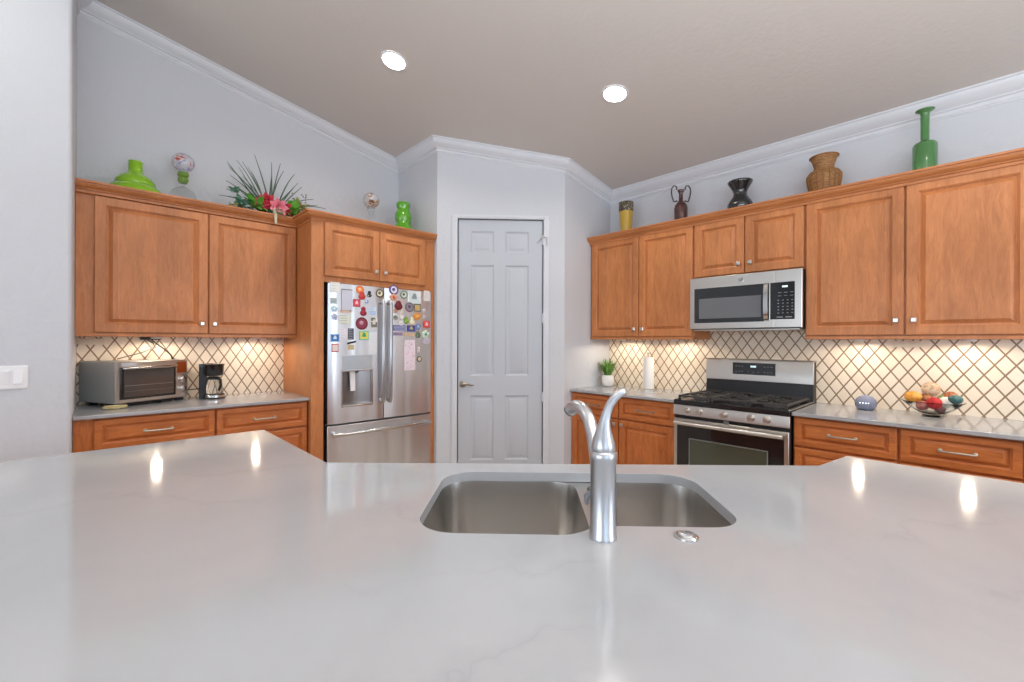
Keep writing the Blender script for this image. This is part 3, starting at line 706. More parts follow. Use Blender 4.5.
for x in (.33, .365, .40): mb.box(x-.007, x+.007, -.0970, -.092, 1.116, 1.120)
mb.build('keys', kb, dp)
# control strip and knobs
mb = MB(); mb.loft([[(x, -.64, .812), (x, -.672, .812), (x, -.672, .820), (x, -.664, .884), (x, -.64, .886)] for x in (0, W)]); cs = mb.build('knob_panel', 'steelh', RG, bevel=.002)
for x in (.104, .196, .367, .540, .634):
    mb = MB(); mb.lathe([(.024, 0), (.0235, -.008), (.019, -.010), (.018, -.034), (.015, -.038)], (x, -.667, .850), 24, 'y'); mb.box(x-.005, x+.005, -.7085, -.700, .834, .866)
    mb.build('knob', 'nickel', RG, bevel=.001)
# oven door
mb = MB(); mb.box(.004, W-.004, -.668, -.640, .235, .785); od = mb.build('oven_door', 'steelh', RG, bevel=.004)
mb = MB(); mb.box(.030, W-.030, -.6705, -.664, .30, .762); og = mb.build('door_glass', 'gloss', od, bevel=.001)
mb = MB(); mb.box(.130, W-.130, -.6712, -.6700, .33, .640); mb.build('window', mat('oven_window', (70, 76, 62), .05, coat=.6), og)
mb = MB(); mb.rings(.120, W-.120, .32, .650, -.6704, [(0, 0), (0, .001), (.008, .001), (.008, 0)]); mb.build('window_border', mat('window_border_grey', (120, 124, 122), .3), og)
mb = MB(); yy = -.708
mb.tube([(.040, -.668, .752), (.040, yy, .757)], .010, 10); mb.tube([(W-.040, -.668, .752), (W-.040, yy, .757)], .010, 10); mb.tube([(.026, yy, .757), (W-.026, yy, .757)], .0145, 14, 1.0)
mb.build('handle', 'steelh', od, smooth=50)
mb = MB(); mb.lathe([(.012, 0), (.012, -.003)], (.381, -.6705, .796), 18, 'y'); mb.box(.365, .397, -.672, -.66, .786, .806); mb.build('emblem', 'grey', RG)
mb = MB(); mb.box(.004, W-.004, -.665, -.640, .105, .225); dwr = mb.build('storage_drawer', 'steelh', RG, bevel=.003)

# ------------------------------------------------------------------ island
ISL = [(1.635, -5.10), (2.20, -5.10), (5.10, -2.20), (5.10, -1.705), (3.690, -1.705), (3.650, -1.945), (2.432, -3.213), (1.640, -3.218)]
def uw(u, w_): return ((u+w_)/2**.5, (u-w_)/2**.5)
def rrect(u0, u1, w0, w1, r, n=8):
    out = []
    for cx, cy, a0 in ((u1-r, w1-r, 0), (u0+r, w1-r, 90), (u0+r, w0+r, 180), (u1-r, w0+r, 270)):
        for k in range(n+1):
            a = math.radians(a0+90*k/n); out.append((cx+r*math.cos(a), cy+r*math.sin(a)))
    return out
# sink cut-out outline in (u, w): a wider left lobe and a shallower right lobe
def arc(cx, cy, r, a0, a1, n=8): return [(cx+r*math.cos(math.radians(a0+(a1-a0)*k/n)), cy+r*math.sin(math.radians(a0+(a1-a0)*k/n))) for k in range(n+1)]
cut = arc(.607, 4.413, .085, 0, 90)+arc(.390, 4.526, .028, 270, 215, 3)+arc(.235, 4.452, .10, 25, 90)+arc(0, 4.452, .10, 90, 180)+arc(0, 4.18, .10, 180, 270)+arc(.595, 4.18, .10, 270, 360)
def holed(outer, holes, z1, z0, m, name, bevel=0, parent=None):
    bm = bmesh.new(); edges = []
    for lp in [outer]+holes:
        vs = [bm.verts.new((x, y, z1)) for x, y in lp]
        edges += [bm.edges.new((vs[i], vs[(i+1) % len(vs)])) for i in range(len(vs))]
    bmesh.ops.triangle_fill(bm, edges=edges, use_beauty=True, use_dissolve=False)
    bmesh.ops.recalc_face_normals(bm, faces=bm.faces)
    if bm.faces[:][0].normal.z < 0: bmesh.ops.reverse_faces(bm, faces=bm.faces)
    if z0 is not None:
        r_ = bmesh.ops.extrude_face_region(bm, geom=bm.faces[:])
        top = [v for v in r_['geom'] if isinstance(v, bmesh.types.BMVert)]
        for v in top: v.co.z = z0
    mb_ = MB(); mb_.bm.free(); mb_.bm = bm
    return mb_.build(name, m, parent, bevel=bevel, smooth=30)
ic = holed(ISL, [[uw(*p) for p in cut]], .914, .8835, 'quartz', 'island_worktop', .003)
tag(ic, 'huge angled white quartz island worktop with a cut-out for the sink', 'worktop')
# island cabinet: an open-topped carcass under the slab
def inset(poly, d):
    n = len(poly); out = []
    area_ = sum(poly[i][0]*poly[(i+1) % n][1]-poly[(i+1) % n][0]*poly[i][1] for i in range(n)); sg = 1 if area_ > 0 else -1
    for i in range(n):
        p, q, r_ = Vector(poly[i-1]), Vector(poly[i]), Vector(poly[(i+1) % n]); a = (q-p).normalized(); b = (r_-q).normalized()
        na, nb = Vector((-a.y, a.x))*sg, Vector((-b.y, b.x))*sg; m_ = (na+nb)/(1+na.dot(nb)); out.append(tuple(q+m_*d))
    return out
I2 = inset(ISL, .035)
I2[1] = (2.05, -5.06); I2[2] = (4.78, -2.33); 
I3 = inset(I2, .03)
it = thing('island_cabinet', 'angled maple island cabinet under the big quartz worktop', 'cabinet')
mb = MB()
n = len(I2)
for i in range(n):
    a, b, c_, d_ = I2[i], I2[(i+1) % n], I3[(i+1) % n], I3[i]
    mb.prism([a, b, c_, d_], .10, .8825)
    mb.prism([Vector(a)*.0+Vector(d_), Vector(c_), Vector(c_)+(Vector(c_)-Vector(b)), Vector(d_)+(Vector(d_)-Vector(a))], 0, .10)
mb.build('carcass', 'woodbv', it, smooth=0)
# doors of the kitchen side of the island (between the inner corners)
pa, pb = Vector(I2[6]), Vector(I2[5]); L = (pb-pa).length; ang = math.atan2(pb.y-pa.y, pb.x-pa.x)
n = 4
for k in range(n):
    x0, x1 = .03+k*(L-.06)/n, .03+(k+1)*(L-.06)/n
    m2 = MB(); m2.raised(x0+.003, x1-.003, .13, .86, 0, .02, .055)
    for v in m2.bm.verts:   # doors face away from the camera, towards the pantry
        x, y = v.co.x, -v.co.y+.0005; q = rot2((x, y), ang); v.co.x, v.co.y = pa.x+q[0], pa.y+q[1]
    m2.build('door', 'woodbv', it, smooth=25)

# sink
sk = thing('kitchen_sink', 'double-bowl stainless steel sink set under the island worktop', 'sink', uw(.30, 4.30)+(.66,), 0)
sx, sy = uw(.30, 4.30)
def loc_uw(u, w_, z): p = uw(u, w_); return (p[0]-sx, p[1]-sy, z-.66)
bl = [(-.104, .325, 4.072, 4.558, .225), (.358, .703, 4.072, 4.508, .18)]
hol = [[tuple(loc_uw(u, w_, 0)[:2]) for u, w_ in rrect(a, b, c_, d_, .085)] for a, b, c_, d_, _ in bl]
outr = [tuple(loc_uw(u, w_, 0)[:2]) for u, w_ in rrect(-.13, .735, 4.05, 4.585, .09)]
fo = holed(outr, hol, .8825-.66, None, 'steelsink', 'flange', 0, sk)
for a, b, c_, d_, dep in bl:
    loops = []
    for ins, z, r_ in ((0, 0, .085), (.001, -.008, .085), (.004, -.06, .085), (.010, -dep+.035, .08), (.018, -dep+.012, .075), (.035, -dep, .06), (.12, -dep-.004, .04)):
        loops.append([loc_uw(u, w_, .8825+z) for u, w_ in rrect(a+ins, b-ins, c_+ins, d_-ins, r_)])
    mb = MB(); mb.loft(loops, False, True); ob = mb.build('bowl', 'steelsink', sk, smooth=60)
    cu, cw_ = (a+b)/2, (c_+d_)/2; p = loc_uw(cu, cw_, .8825-dep-.003)
    mb = MB(); mb.lathe([(.045, 0), (.044, .003), (.036, .003), (.030, -.001), (.006, -.001), (.005, .004)], p, 24); mb.build('drain', 'bar', sk)

# faucet
fx, fy = uw(.337, 4.560)
fa = thing('kitchen_faucet', 'brushed steel pull-out faucet with upright curved lever behind the sink', 'faucet', (fx, fy, .914), 0)
def fl3(u, w_, z): return ((u+w_)/2**.5, (u-w_)/2**.5, z-.914)
mb = MB(); mb.lathe([(.031, 0), (.031, .006), (.0295, .009), (.0295, .018), (.0285, .020), (.0285, .175), (.0295, .177), (.0300, .190), (.027, .194)], (0, 0, 0), 40); mb.build('body', 'chrome', fa, smooth=50)
mb = MB()
lv = [(0, 0, 1.104, .024), (0, 0, 1.112, .0275), (0, 0, 1.122, .0265), (0, 0, 1.138, .022), (.001, 0, 1.156, .0165), (.003, 0, 1.174, .0125), (.007, 0, 1.192, .0105), (.014, 0, 1.211, .0098), (.024, 0, 1.226, .0095), (.036, 0, 1.237, .009), (.046, 0, 1.242, .0075), (.050, 0, 1.243, .004)]
mb.tube([fl3(a, b, c_) for a, b, c_, _ in lv], [q[3] for q in lv], 20); mb.build('lever', 'chrome', fa, smooth=70)
mb = MB()
sp = [(0, 0, 1.005, .013), (-.004, -.018, 1.035, .0155), (-.007, -.032, 1.066, .0165), (-.010, -.050, 1.098, .0165), (-.013, -.068, 1.130, .016), (-.018, -.090, 1.158, .016), (-.025, -.112, 1.175, .016), (-.033, -.132, 1.183, .0165), (-.042, -.150, 1.184, .0175), (-.050, -.164, 1.179, .018), (-.055, -.172, 1.173, .018)]
mb.tube([fl3(a, b, c_) for a, b, c_, _ in sp], [q[3] for q in sp], 20); s_ = mb.build('spout', 'chrome', fa, smooth=70)
mb = MB(); mb.tube([fl3(-.055, -.172, 1.173), fl3(-.060, -.178, 1.167)], [.017, .016], 18); mb.build('spray_head', 'grey', s_)
mb = MB(); mb.tube([fl3(-.026, -.004, 1.012), fl3(-.036, -.006, 1.004), fl3(-.036, -.006, .985)], [.008, .007, .004], 10); mb.build('side_button', 'grey', fa)
# air switch button
bx_, by_ = uw(.524, 4.553)
ab = thing('air_switch_button', 'small round chrome disposal button on the island right of the faucet', 'button', (bx_, by_, .914))
mb = MB(); mb.lathe([(.027, 0), (.0265, .004), (.022, .0065), (.0195, .0055), (.018, .0045)], (0, 0, 0), 32); mb.build('ring', 'bar', ab, smooth=50)
mb = MB(); mb.lathe([(.0175, .001), (.0165, .008), (.012, .010)], (0, 0, 0), 28)
mb.build('push_button', 'chrome', ab, smooth=50)
mb = MB(); mb.tube([(-.010, -.004, .0105), (-.003, -.008, .0108), (.003, 0, .011), (-.003, .003, .011), (.004, .008, .0108), (.010, .004, .0105)], .0018, 6); mb.build('swirl', 'grey', ab)

# ------------------------------------------------------------------ recessed ceiling lights
def can(label, x, y):
    ang = -math.atan(SL) if y > RY else math.atan(SL)
    o = thing('recessed_light', label, 'ceiling light', (x, y, ceil(y)-.001), 0, 'recessed ceiling lights'); o.rotation_euler = (ang, 0, 0)
    mb = MB(); mb.lathe([(.090, 0), (.088, -.005), (.078, -.006), (.076, -.003), (.076, 0)], (0, 0, 0), 36, cap=False); mb.build('trim_ring', 'trimw', o, smooth=50)
    mb = MB(); mb.lathe([(.077, -.002), (.075, -.0045)], (0, 0, 0), 32); mb.build('diffuser', 'emit', o)
    l = bpy.data.lights.new('recessed_lamp', 'AREA'); l.shape = 'DISK'; l.size = .13; l.energy = 6; l.color = (1, .93, .84); l.spread = 2.6
    lo = bpy.data.objects.new('recessed_lamp', l); COL.objects.link(lo); lo.parent = o; lo.location = (0, 0, -.012)
    return o
can('left recessed ceiling light, nearer the fridge', 1.260, -2.327)
can('right recessed ceiling light, nearer the range wall', 2.299, -1.199)
can('added unseen recessed light high above the right wing of the island', 4.2, -1.3)  # this and the two below are out of view, added for extra downlight
can('added unseen recessed light by the stub wall, above the left island wing', 1.35, -4.5)
can('added unseen recessed light over the great room side of the island', 3.4, -5.0)

# under-cabinet puck lights
def puck(label, x, y):
    o = thing('puck_light', label, 'puck light', (x, y, 1.3718), 0, 'puck lights under the wall cabinets')
    mb = MB(); mb.lathe([(.034, 0), (.034, -.010), (.029, -.012), (.029, -.009)], (0, 0, 0), 24); mb.build('housing', 'white', o)
    mb = MB(); mb.lathe([(.0285, -.0095), (.027, -.0115)], (0, 0, 0), 20); mb.build('diffuser', 'puck', o)
    l = bpy.data.lights.new('puck_lamp', 'SPOT'); l.energy = 3.3; l.color = (1, .85, .67); l.spot_size = 3.1; l.spot_blend = .25; l.shadow_soft_size = .02
    lo = bpy.data.objects.new('puck_lamp', l); COL.objects.link(lo); lo.parent = o; lo.location = (0, 0, -.016)
puck('puck light under the left cabinet, above the toaster oven', .20, -3.52)
puck('puck light under the left cabinet, right of the coffee maker', .20, -2.92)
puck('puck light under the cabinet above the potted plant', 1.72, -.19)
puck('puck light under the cabinet between paper towels and range', 2.24, -.19)
puck('puck light under the cabinet above the smart speaker', 3.50, -.19)
puck('puck light under the cabinet above the glass bowl', 4.00, -.19)

# ------------------------------------------------------------------ outlets and switch
OC = mat('cream_plastic', (236, 226, 206), .4)
def outlet(label, loc, rz, cover='cream', w_=.125, h_=.042):
    o = thing('power_outlet', label, 'outlet', loc, rz, 'cream outlets set sideways under the cabinets')
    mb = MB(); mb.rings(-w_/2, w_/2, -h_/2, h_/2, 0, [(0, 0), (0, .003), (.003, .005), (.006, .005)]); mb.build('plate', OC, o, bevel=.001)
    mb = MB()
    for s in (-1, 1): mb.rings(s*.028-.016, s*.028+.016, -.012, .012, -.005, [(0, 0), (0, .002), (.002, .003), (.004, .003)])
    f = mb.build('sockets', OC, o)
outlet('cream outlet under the cabinet in the corner behind the toaster oven', (.0088, -3.845, 1.338), PI/2)
outlet('cream outlet under the cabinet beside the fridge surround', (.0088, -2.725, 1.338), PI/2)
outlet('cream outlet on the tiles between plant and paper towels', (1.69, -.0088, 1.338), 0)
outlet('cream outlet on the tiles between smart speaker and glass bowl', (3.72, -.0088, 1.342), 0)
sw = thing('light_switch', 'white double rocker light switch on the stub wall', 'light switch', (STX+.0005, -4.130, 1.160), PI/2)
mb = MB(); mb.rings(-.058, .058, -.0585, .0585, 0, [(0, 0), (0, .004), (.004, .006), (.008, .006)]); mb.build('plate', 'white', sw)
for s in (-1, 1):
    mb = MB(); mb.loft([[(s*.023-.0165, -.006, -.033), (s*.023+.0165, -.006, -.033), (s*.023+.0165, -.006, .033), (s*.023-.0165, -.006, .033)],
                        [(s*.023-.0165, -.008 if s < 0 else -.014, -.033), (s*.023+.0165, -.008 if s < 0 else -.014, -.033), (s*.023+.0165, -.014 if s < 0 else -.008, .033), (s*.023-.0165, -.014 if s < 0 else -.008, .033)]])
    mb.build('rocker', 'white', sw, bevel=.0008)

# ------------------------------------------------------------------ toaster oven
TA = math.radians(26); tx, ty = .355, -3.738
to = thing('toaster_oven', 'stainless toaster oven with glass door and two dials by the stub wall', 'toaster oven', (tx, ty, .928), PI/2+TA)
TM = Matrix.Translation((tx, ty, .928)) @ Matrix.Rotation(PI/2+TA, 4, 'Z')
# local x along the front (to the right), -y outwards
TW = .43
def tl(wx, wy): return rot2((wx-tx, wy-ty), -(PI/2+TA))
plan = [(0, 0), (TW, 0), tl(.022, -3.402), tl(.014, -3.84), tl(.034, -3.905)]
mb = MB(); 
def pl(z, ins=0): return [(x, y, z) for x, y in plan]
mb.loft([pl(.020), pl(.284)]); tsb = mat('toaster_side_steel', (170, 172, 170), .4, .35)
tb = mb.build('body', tsb, to, bevel=.008)
mb = MB(); mb.box(-.0012, .0, .075, .285, .235, .262); mb.build('side_vent', mat('vent_grey', (176, 180, 180), .4, .6), tb, bevel=.001)
mb = MB(); mb.rings(0, TW, .022, .284, 0, [(0, 0), (0, .008), (.004, .012), (.012, .012)]); tf = mb.build('front_frame', 'steelh', to, smooth=30)
mb = MB(); mb.rings(.022, .345, .046, .250, -.012, [(0, 0), (0, .008), (.003, .010), (.008, .010)]); td = mb.build('door', mat('toaster_door_black', (34, 32, 30), .25), to)
mb = MB(); mb.box(.040, .330, -.0236, -.0215, .060, .232); tg = mb.build('door_glass', mat('toaster_glass', (92, 84, 80), .05, .2, coat=.8), td)
mb = MB()
mb.box(.044, .326, -.0244, -.0235, .130, .1335); mb.box(.044, .326, -.0244, -.0235, .095, .0965)
mb.build('rack', mat('rack_wire', (150, 148, 150), .3, .5), tg)
mb = MB(); mb.tube([(.035, -.020, .241), (.035, -.050, .244), (.05, -.053, .244), (.315, -.053, .244), (.332, -.050, .244), (.332, -.020, .241)], .0075, 10); mb.build('handle', 'bar', td, smooth=50)
mb = MB(); mb.rings(.358, .420, .195, .272, -.012, [(0, 0), (0, .002), (.003, .003)]); mb.build('display', mat('amber_display', (104, 50, 20), .1, emit=(150, 60, 20), estr=.25), tf)
for z in (.150, .085):
    mb = MB(); mb.lathe([(.026, 0), (.026, -.003), (.019, -.004), (.018, -.022), (.015, -.024)], (.389, -.012, z), 24, 'y'); mb.box(.386, .392, -.038, -.03, z-.016, z+.016); mb.build('dial', 'bar', to)
for (x, y) in ((.03, .02), (TW-.04, .02), (.03, .29), (.33, .16)):
    mb = MB(); mb.box(x-.022, x+.022, y-.018, y+.018, 0, .021); mb.build('foot', 'black', to, bevel=.003)
mb = MB(); mb.box(.06, TW-.08, -.010, .05, .010, .022); mb.build('crumb_tray', 'black', to)
# cords
mb = MB(); mb.tube([(.026, -3.56, 1.352), (.05, -3.53, 1.33), (.10, -3.52, 1.30), (.13, -3.60, 1.262), (.14, -3.68, 1.238), (.15, -3.72, 1.224)], .004, 8)
o = mb.build('power_cord', mat('grey_cord', (98, 92, 84), .5), to); o.matrix_parent_inverse = TM.inverted()
mb = MB(); mb.tube([(.026, -3.54, 1.357), (.035, -3.52, 1.335), (.045, -3.47, 1.29), (.055, -3.43, 1.245), (.03, -3.41, 1.18)], .004, 8)
o = mb.build('plug_cord', 'black', to); o.matrix_parent_inverse = TM.inverted()
mb = MB(); mb.box(.0095, .045, -3.60, -3.49, 1.352, 1.3705); tag(mb.build('plug_strip', 'black', bevel=.003), 'small black plug strip under the cabinet above the toaster', 'plug')
mb = MB(); rr = random.Random(5)
pts = []
for k in range(60):
    a = k*.62; r_ = .030+.012*math.sin(k*.9); pts.append((.405+.6*r_*math.cos(a), -3.735+1.35*r_*math.sin(a), .9325+.014*abs(math.sin(k*.37))))
mb.tube(pts, .0042, 6); tag(mb.build('coiled_cord', mat('beige_cord', (206, 190, 140), .6)), 'bundled beige cord lying before the toaster oven corner', 'cord')
mb = MB(); mb.box(0, .085, 0, .0008, 0, .022)
o = mb.build('sticker', mat('sticker_white', (206, 208, 214), .4)); o.parent = tf; o.location = (.03, -.0135, .256)

# ------------------------------------------------------------------ coffee maker
cm = thing('coffee_maker', 'small black drip coffee maker with glass carafe on the left worktop', 'coffee maker', (.20, -3.205, .928), PI/2-.15)
mb = MB(); mb.lathe([(.066, 0), (.068, .006), (.066, .030), (.060, .036)], (.012, -.02, 0), 32); mb.box(-.078, -.030, -.045, .055, 0, .235); b_ = mb.build('base', 'black', cm, bevel=.003)
mb = MB(); mb.lathe([(.058, .165), (.066, .180), (.068, .235), (.071, .243), (.071, .250), (.060, .252)], (.006, -.012, 0), 32); mb.box(-.078, .01, -.05, .055, .228, .252); mb.build('filter_basket', 'gloss', cm, bevel=.002)
mb = MB(); mb.lathe([(.048, .038), (.056, .060), (.054, .095), (.040, .125), (.038, .140)], (.010, -.022, 0), 28); cf = mb.build('carafe', 'glass', cm, smooth=50)
mb = MB(); mb.lathe([(.042, .138), (.042, .152), (.034, .158), (.012, .160)], (.010, -.022, 0), 28)
mb.tube([(.035, -.062, .146), (.050, -.092, .140), (.052, -.096, .100), (.040, -.080, .062)], [.010, .009, .009, .008], 8); mb.build('lid_and_handle', 'black', cf)
mb = MB(); mb.lathe([(.0675, .010), (.0690, .012), (.0690, .026), (.0675, .028)], (.012, -.02, 0), 32); mb.build('steel_band', 'bar', cm)
mb = MB(); mb.tube([(-.07, .01, .075), (-.09, .02, .07), (-.12, .06, .065), (-.14, .10, .06)], .0035, 8); mb.build('power_cord', 'black', cm)

# ------------------------------------------------------------------ items on the range wall worktops
def leaf(m_, base, tip, wid, bend, seg=5, side=None):
    base, tip = Vector(base), Vector(tip); d = tip-base; sd = d.cross(Vector((0, 0, 1)))
    if sd.length < 1e-5: sd = Vector((1, 0, 0))
    sd = (side or sd.normalized()); rows = []
    for k in range(seg+1):
        f = k/seg; c_ = base+d*f+Vector((0, 0, -bend*math.sin(PI*f)*-1)); wv = wid*math.sin(PI*min(.97, .18+.82*f))
        rows.append([m_.V(c_-sd*wv), m_.V(c_+Vector((0, 0, wv*.25))), m_.V(c_+sd*wv)])
    for a, b in zip(rows, rows[1:]):
        m_.face([a[0], a[1], b[1], b[0]]); m_.face([a[1], a[2], b[2], b[1]])
pp = thing('potted_plant', 'small green grassy plant in a white pot by the pantry wall', 'plant', (1.558, -.19, .914))
mb = MB(); mb.lathe([(.030, 0), (.048, .012), (.058, .045), (.058, .078), (.050, .110), (.045, .110), (.045, .095)], (0, 0, 0), 28); mb.build('pot', mat('matt_white_pot', (232, 230, 226), .55), pp, smooth=50)
mb = MB(); mb.lathe([(.045, .092), (.02, .098)], (0, 0, 0), 20); mb.build('soil', mat('soil', (70, 54, 40), .9), pp)
mb = MB(); rr = random.Random(2)
for k in range(80):
    a = rr.uniform(0, 2*PI); r0 = rr.uniform(0, .026); r1 = rr.uniform(.02, .125); h = rr.uniform(.13, .225)*(1-.30*r1/.10)
    leaf(mb, (r0*math.cos(a), r0*math.sin(a), .092), (r1*math.cos(a), r1*math.sin(a), .10+h), .0075, .015)
g1 = mat('succulent_green', (92, 140, 52), .5); t = NT(g1); t.l(t.ramp(t.noise(t.coord(), 30, 2), [(.35, lin((62, 116, 38))), (.7, lin((140, 178, 84)))]), t.b.inputs['Base Color'])
mb.build('leaves', g1, pp)
# paper towel holder
pt = thing('paper_towel_holder', 'upright white paper towel roll on a steel holder left of the range', 'paper towel', (1.980, -.17, .914))
mb = MB(); mb.lathe([(.078, 0), (.078, .006), (.070, .010), (.010, .012), (.006, .014), (.006, .315), (.010, .320), (.014, .332), (.011, .345), (.004, .352)], (0, 0, 0), 30); mb.build('holder', 'nickel', pt, smooth=50)
mb = MB(); mb.lathe([(.020, .013), (.049, .013), (.050, .016), (.050, .292), (.049, .295), (.020, .295), (.020, .013)], (0, 0, 0), 36, cap=False)
mb.build('paper_roll', mat('paper_white', (240, 238, 234), .8), pt, smooth=50)
# smart speaker
sp_ = thing('smart_speaker', 'squat blue-grey fabric smart speaker with lit dots', 'speaker', (3.535, -.17, .914))
mb = MB(); mb.lathe([(.030, 0), (.046, .006), (.056, .028), (.058, .045), (.052, .068), (.034, .086), (.012, .094)], (0, 0, 0), 32)
f_ = mat('blue_grey_fabric', (128, 134, 156), .8); t = NT(f_); t.bump(t.noise(t.coord(), 500, 2), .4, .002); mb.build('shell', f_, sp_, smooth=60)
mb = MB()
for k in (-1.4, -.4, .5, 1.3): mb.sphere((.016*k, -.0575+abs(k)*.003, .048), .0042, 8, (1, .5, 1))
mb.build('indicator_lights', mat('dot_glow', (230, 232, 240), .4, emit=(225, 230, 245), estr=1.2), sp_)
# glass bowl and decorative balls
gbx, gby = 3.850, -.20
gb = thing('glass_bowl', 'wide clear glass bowl holding decorative balls on the right worktop', 'bowl', (gbx, gby, .914))
mb = MB(); mb.lathe([(.050, 0), (.052, .004), (.030, .012), (.060, .022), (.100, .050), (.136, .086), (.142, .089), (.142, .092), (.134, .091), (.097, .055), (.058, .028), (.010, .020)], (0, 0, 0), 40); mb.build('bowl_glass', mat('thin_clear_glass', (250, 252, 252), .02, trans=1.0, ior=1.12), gb, smooth=60)
def ballmat(name, c1, c2, sc=40):
    m = mat(name, c1, .6); t = NT(m); n = t.noise(t.coord(), sc, 3, .6); t.l(t.ramp(n, [(.42, lin(c1)), (.58, lin(c2))]), t.b.inputs['Base Color']); t.bump(n, .4, .004); return m
def dball(label, dx, dy, dz, r, c1, c2, sq=1.0, style='sphere', name='decorative_ball', cat='decorative ball'):
    mb = MB()
    if style == 'ridged':
        mb.lathe([(r*math.sin(PI*k/12), -r*sq*math.cos(PI*k/12)) for k in range(1, 12)], (0, 0, 0), 48, lobes=9, amp=.06)
    else: mb.sphere((0, 0, 0), r, 22, (1, 1, sq))
    if style == 'wrapped':
        for k in range(6):
            a = k*PI/6; n_ = Vector((math.cos(a), math.sin(a), .5*math.sin(k*2))).normalized(); u_ = n_.orthogonal().normalized(); v_ = n_.cross(u_)
            mb.tube([(u_*math.cos(q*PI/12)+v_*math.sin(q*PI/12))*r for q in range(25)], .0022, 5)
    o = mb.build(name, ballmat('ball_%s' % label.split()[0], c1, c2), smooth=70); o.location = (gbx+dx, gby+dy, .914+dz)
    return tag(o, label, cat, 'decorative balls in the glass bowl')
dball('orange pumpkin-ribbed ball at the left rim of the bowl', -.082, -.034, .112, .040, (226, 150, 50), (240, 176, 84), .85, 'ridged')
dball('brown and rust striped ball beside the orange one', -.030, -.010, .098, .034, (120, 70, 40), (190, 128, 84), 1, 'wrapped')
dball('bright red ball in front at the centre of the bowl', .012, -.068, .086, .033, (190, 30, 36), (206, 54, 50), 1, 'wrapped')
dball('white ball between the red and teal ones', .058, -.030, .090, .034, (226, 224, 214), (206, 202, 190), 1)
dball('dark teal speckled ball at the right rim of the bowl', .098, -.040, .113, .033, (52, 92, 96), (84, 124, 120), .8)
dball('rust coloured ball behind the teal one', .078, .028, .120, .030, (176, 96, 56), (200, 130, 90), .9, 'wrapped')
dball('dusty pink ball low at the left inside the glass', -.040, -.052, .066, .030, (176, 100, 92), (196, 130, 118), .9)
dball('plum brown ball low at the right inside the glass', .034, -.040, .052, .026, (104, 60, 64), (128, 84, 84), .9)
dball('big cream wicker ball on top of the others', -.008, .025, .158, .042, (226, 206, 178), (196, 160, 124), .9, 'wrapped')
dball('green ball at the back of the bowl', .045, .045, .100, .030, (130, 148, 96), (170, 180, 130), 1)

# ------------------------------------------------------------------ ornaments on top of the cabinets
ZR, ZL = 2.3183, 2.2753
def vase(name, label, cat, loc, prof, m, lobes=0, amp=0, seg=36, smooth=60):
    o = thing(name, label, cat, loc); mb = MB(); mb.lathe(prof, (0, 0, 0), seg, lobes=lobes, amp=amp, cap=True); mb.build('vessel', m, o, smooth=smooth); return o
# mustard tumbler vase with patterned rim
o = vase('vase', 'mustard yellow vase with brown patterned rim, nearest the pantry', 'vase', (1.742, -.17, ZR), [(.040, 0), (.044, .01), (.052, .10), (.060, .22), (.064, .27)], mat('mustard_glaze', (196, 158, 44), .3, coat=.5))
bm_ = mat('patterned_rim', (110, 96, 70), .5); t = NT(bm_); v_ = t.n('ShaderNodeTexVoronoi'); v_.inputs['Scale'].default_value = 55; t.l(t.coord(), v_.inputs['Vector']); t.l(t.ramp(v_.outputs['Distance'], [(.2, lin((170, 164, 130))), (.45, lin((84, 72, 60)))]), t.b.inputs['Base Color'])
mb = MB(); mb.lathe([(.0635, .262), (.067, .268), (.069, .345), (.066, .350), (.060, .348), (.060, .275)], (0, 0, 0), 36); mb.build('rim_band', bm_, o, smooth=60)
# brown jug with two scroll handles
o = vase('handled_jug', 'dark brown narrow jug with two curled scroll handles', 'jug', (2.281, -.17, ZR), [(.042, 0), (.046, .01), (.054, .08), (.056, .175), (.050, .205), (.030, .228), (.018, .245), (.016, .300), (.022, .318), (.030, .330), (.028, .336), (.018, .334)], mat('brown_glaze', (74, 34, 30), .25, coat=.6))
for s in (-1, 1):
    pts = [(s*.030, 0, .235)]
    pts += [(s*(.052+.016*math.cos(a)), 0, .248+.013*math.sin(a)) for a in [math.radians(q) for q in (200, 260, 320, 20)]]
    pts += [(s*.076, 0, .280), (s*.082, 0, .318), (s*.078, 0, .350), (s*.062, 0, .372), (s*.044, 0, .370), (s*.034, 0, .352), (s*.040, 0, .338)]
    mb = MB(); mb.tube([(a*.707, a*.707, c_) for a, b, c_ in pts], .0055, 8); mb.build('handle', mat('wrought_dark', (60, 48, 46), .45, .4), o, smooth=70)
# black flared vase
vase('vase', 'black glossy waisted vase above the microwave cabinet', 'vase', (2.759, -.17, ZR), [(.050, 0), (.060, .008), (.086, .070), (.090, .100), (.080, .125), (.052, .165), (.046, .190), (.056, .220), (.082, .262), (.090, .278), (.086, .284), (.078, .276)], mat('black_glaze', (30, 30, 33), .12, coat=.6), lobes=14, amp=.012, seg=56)
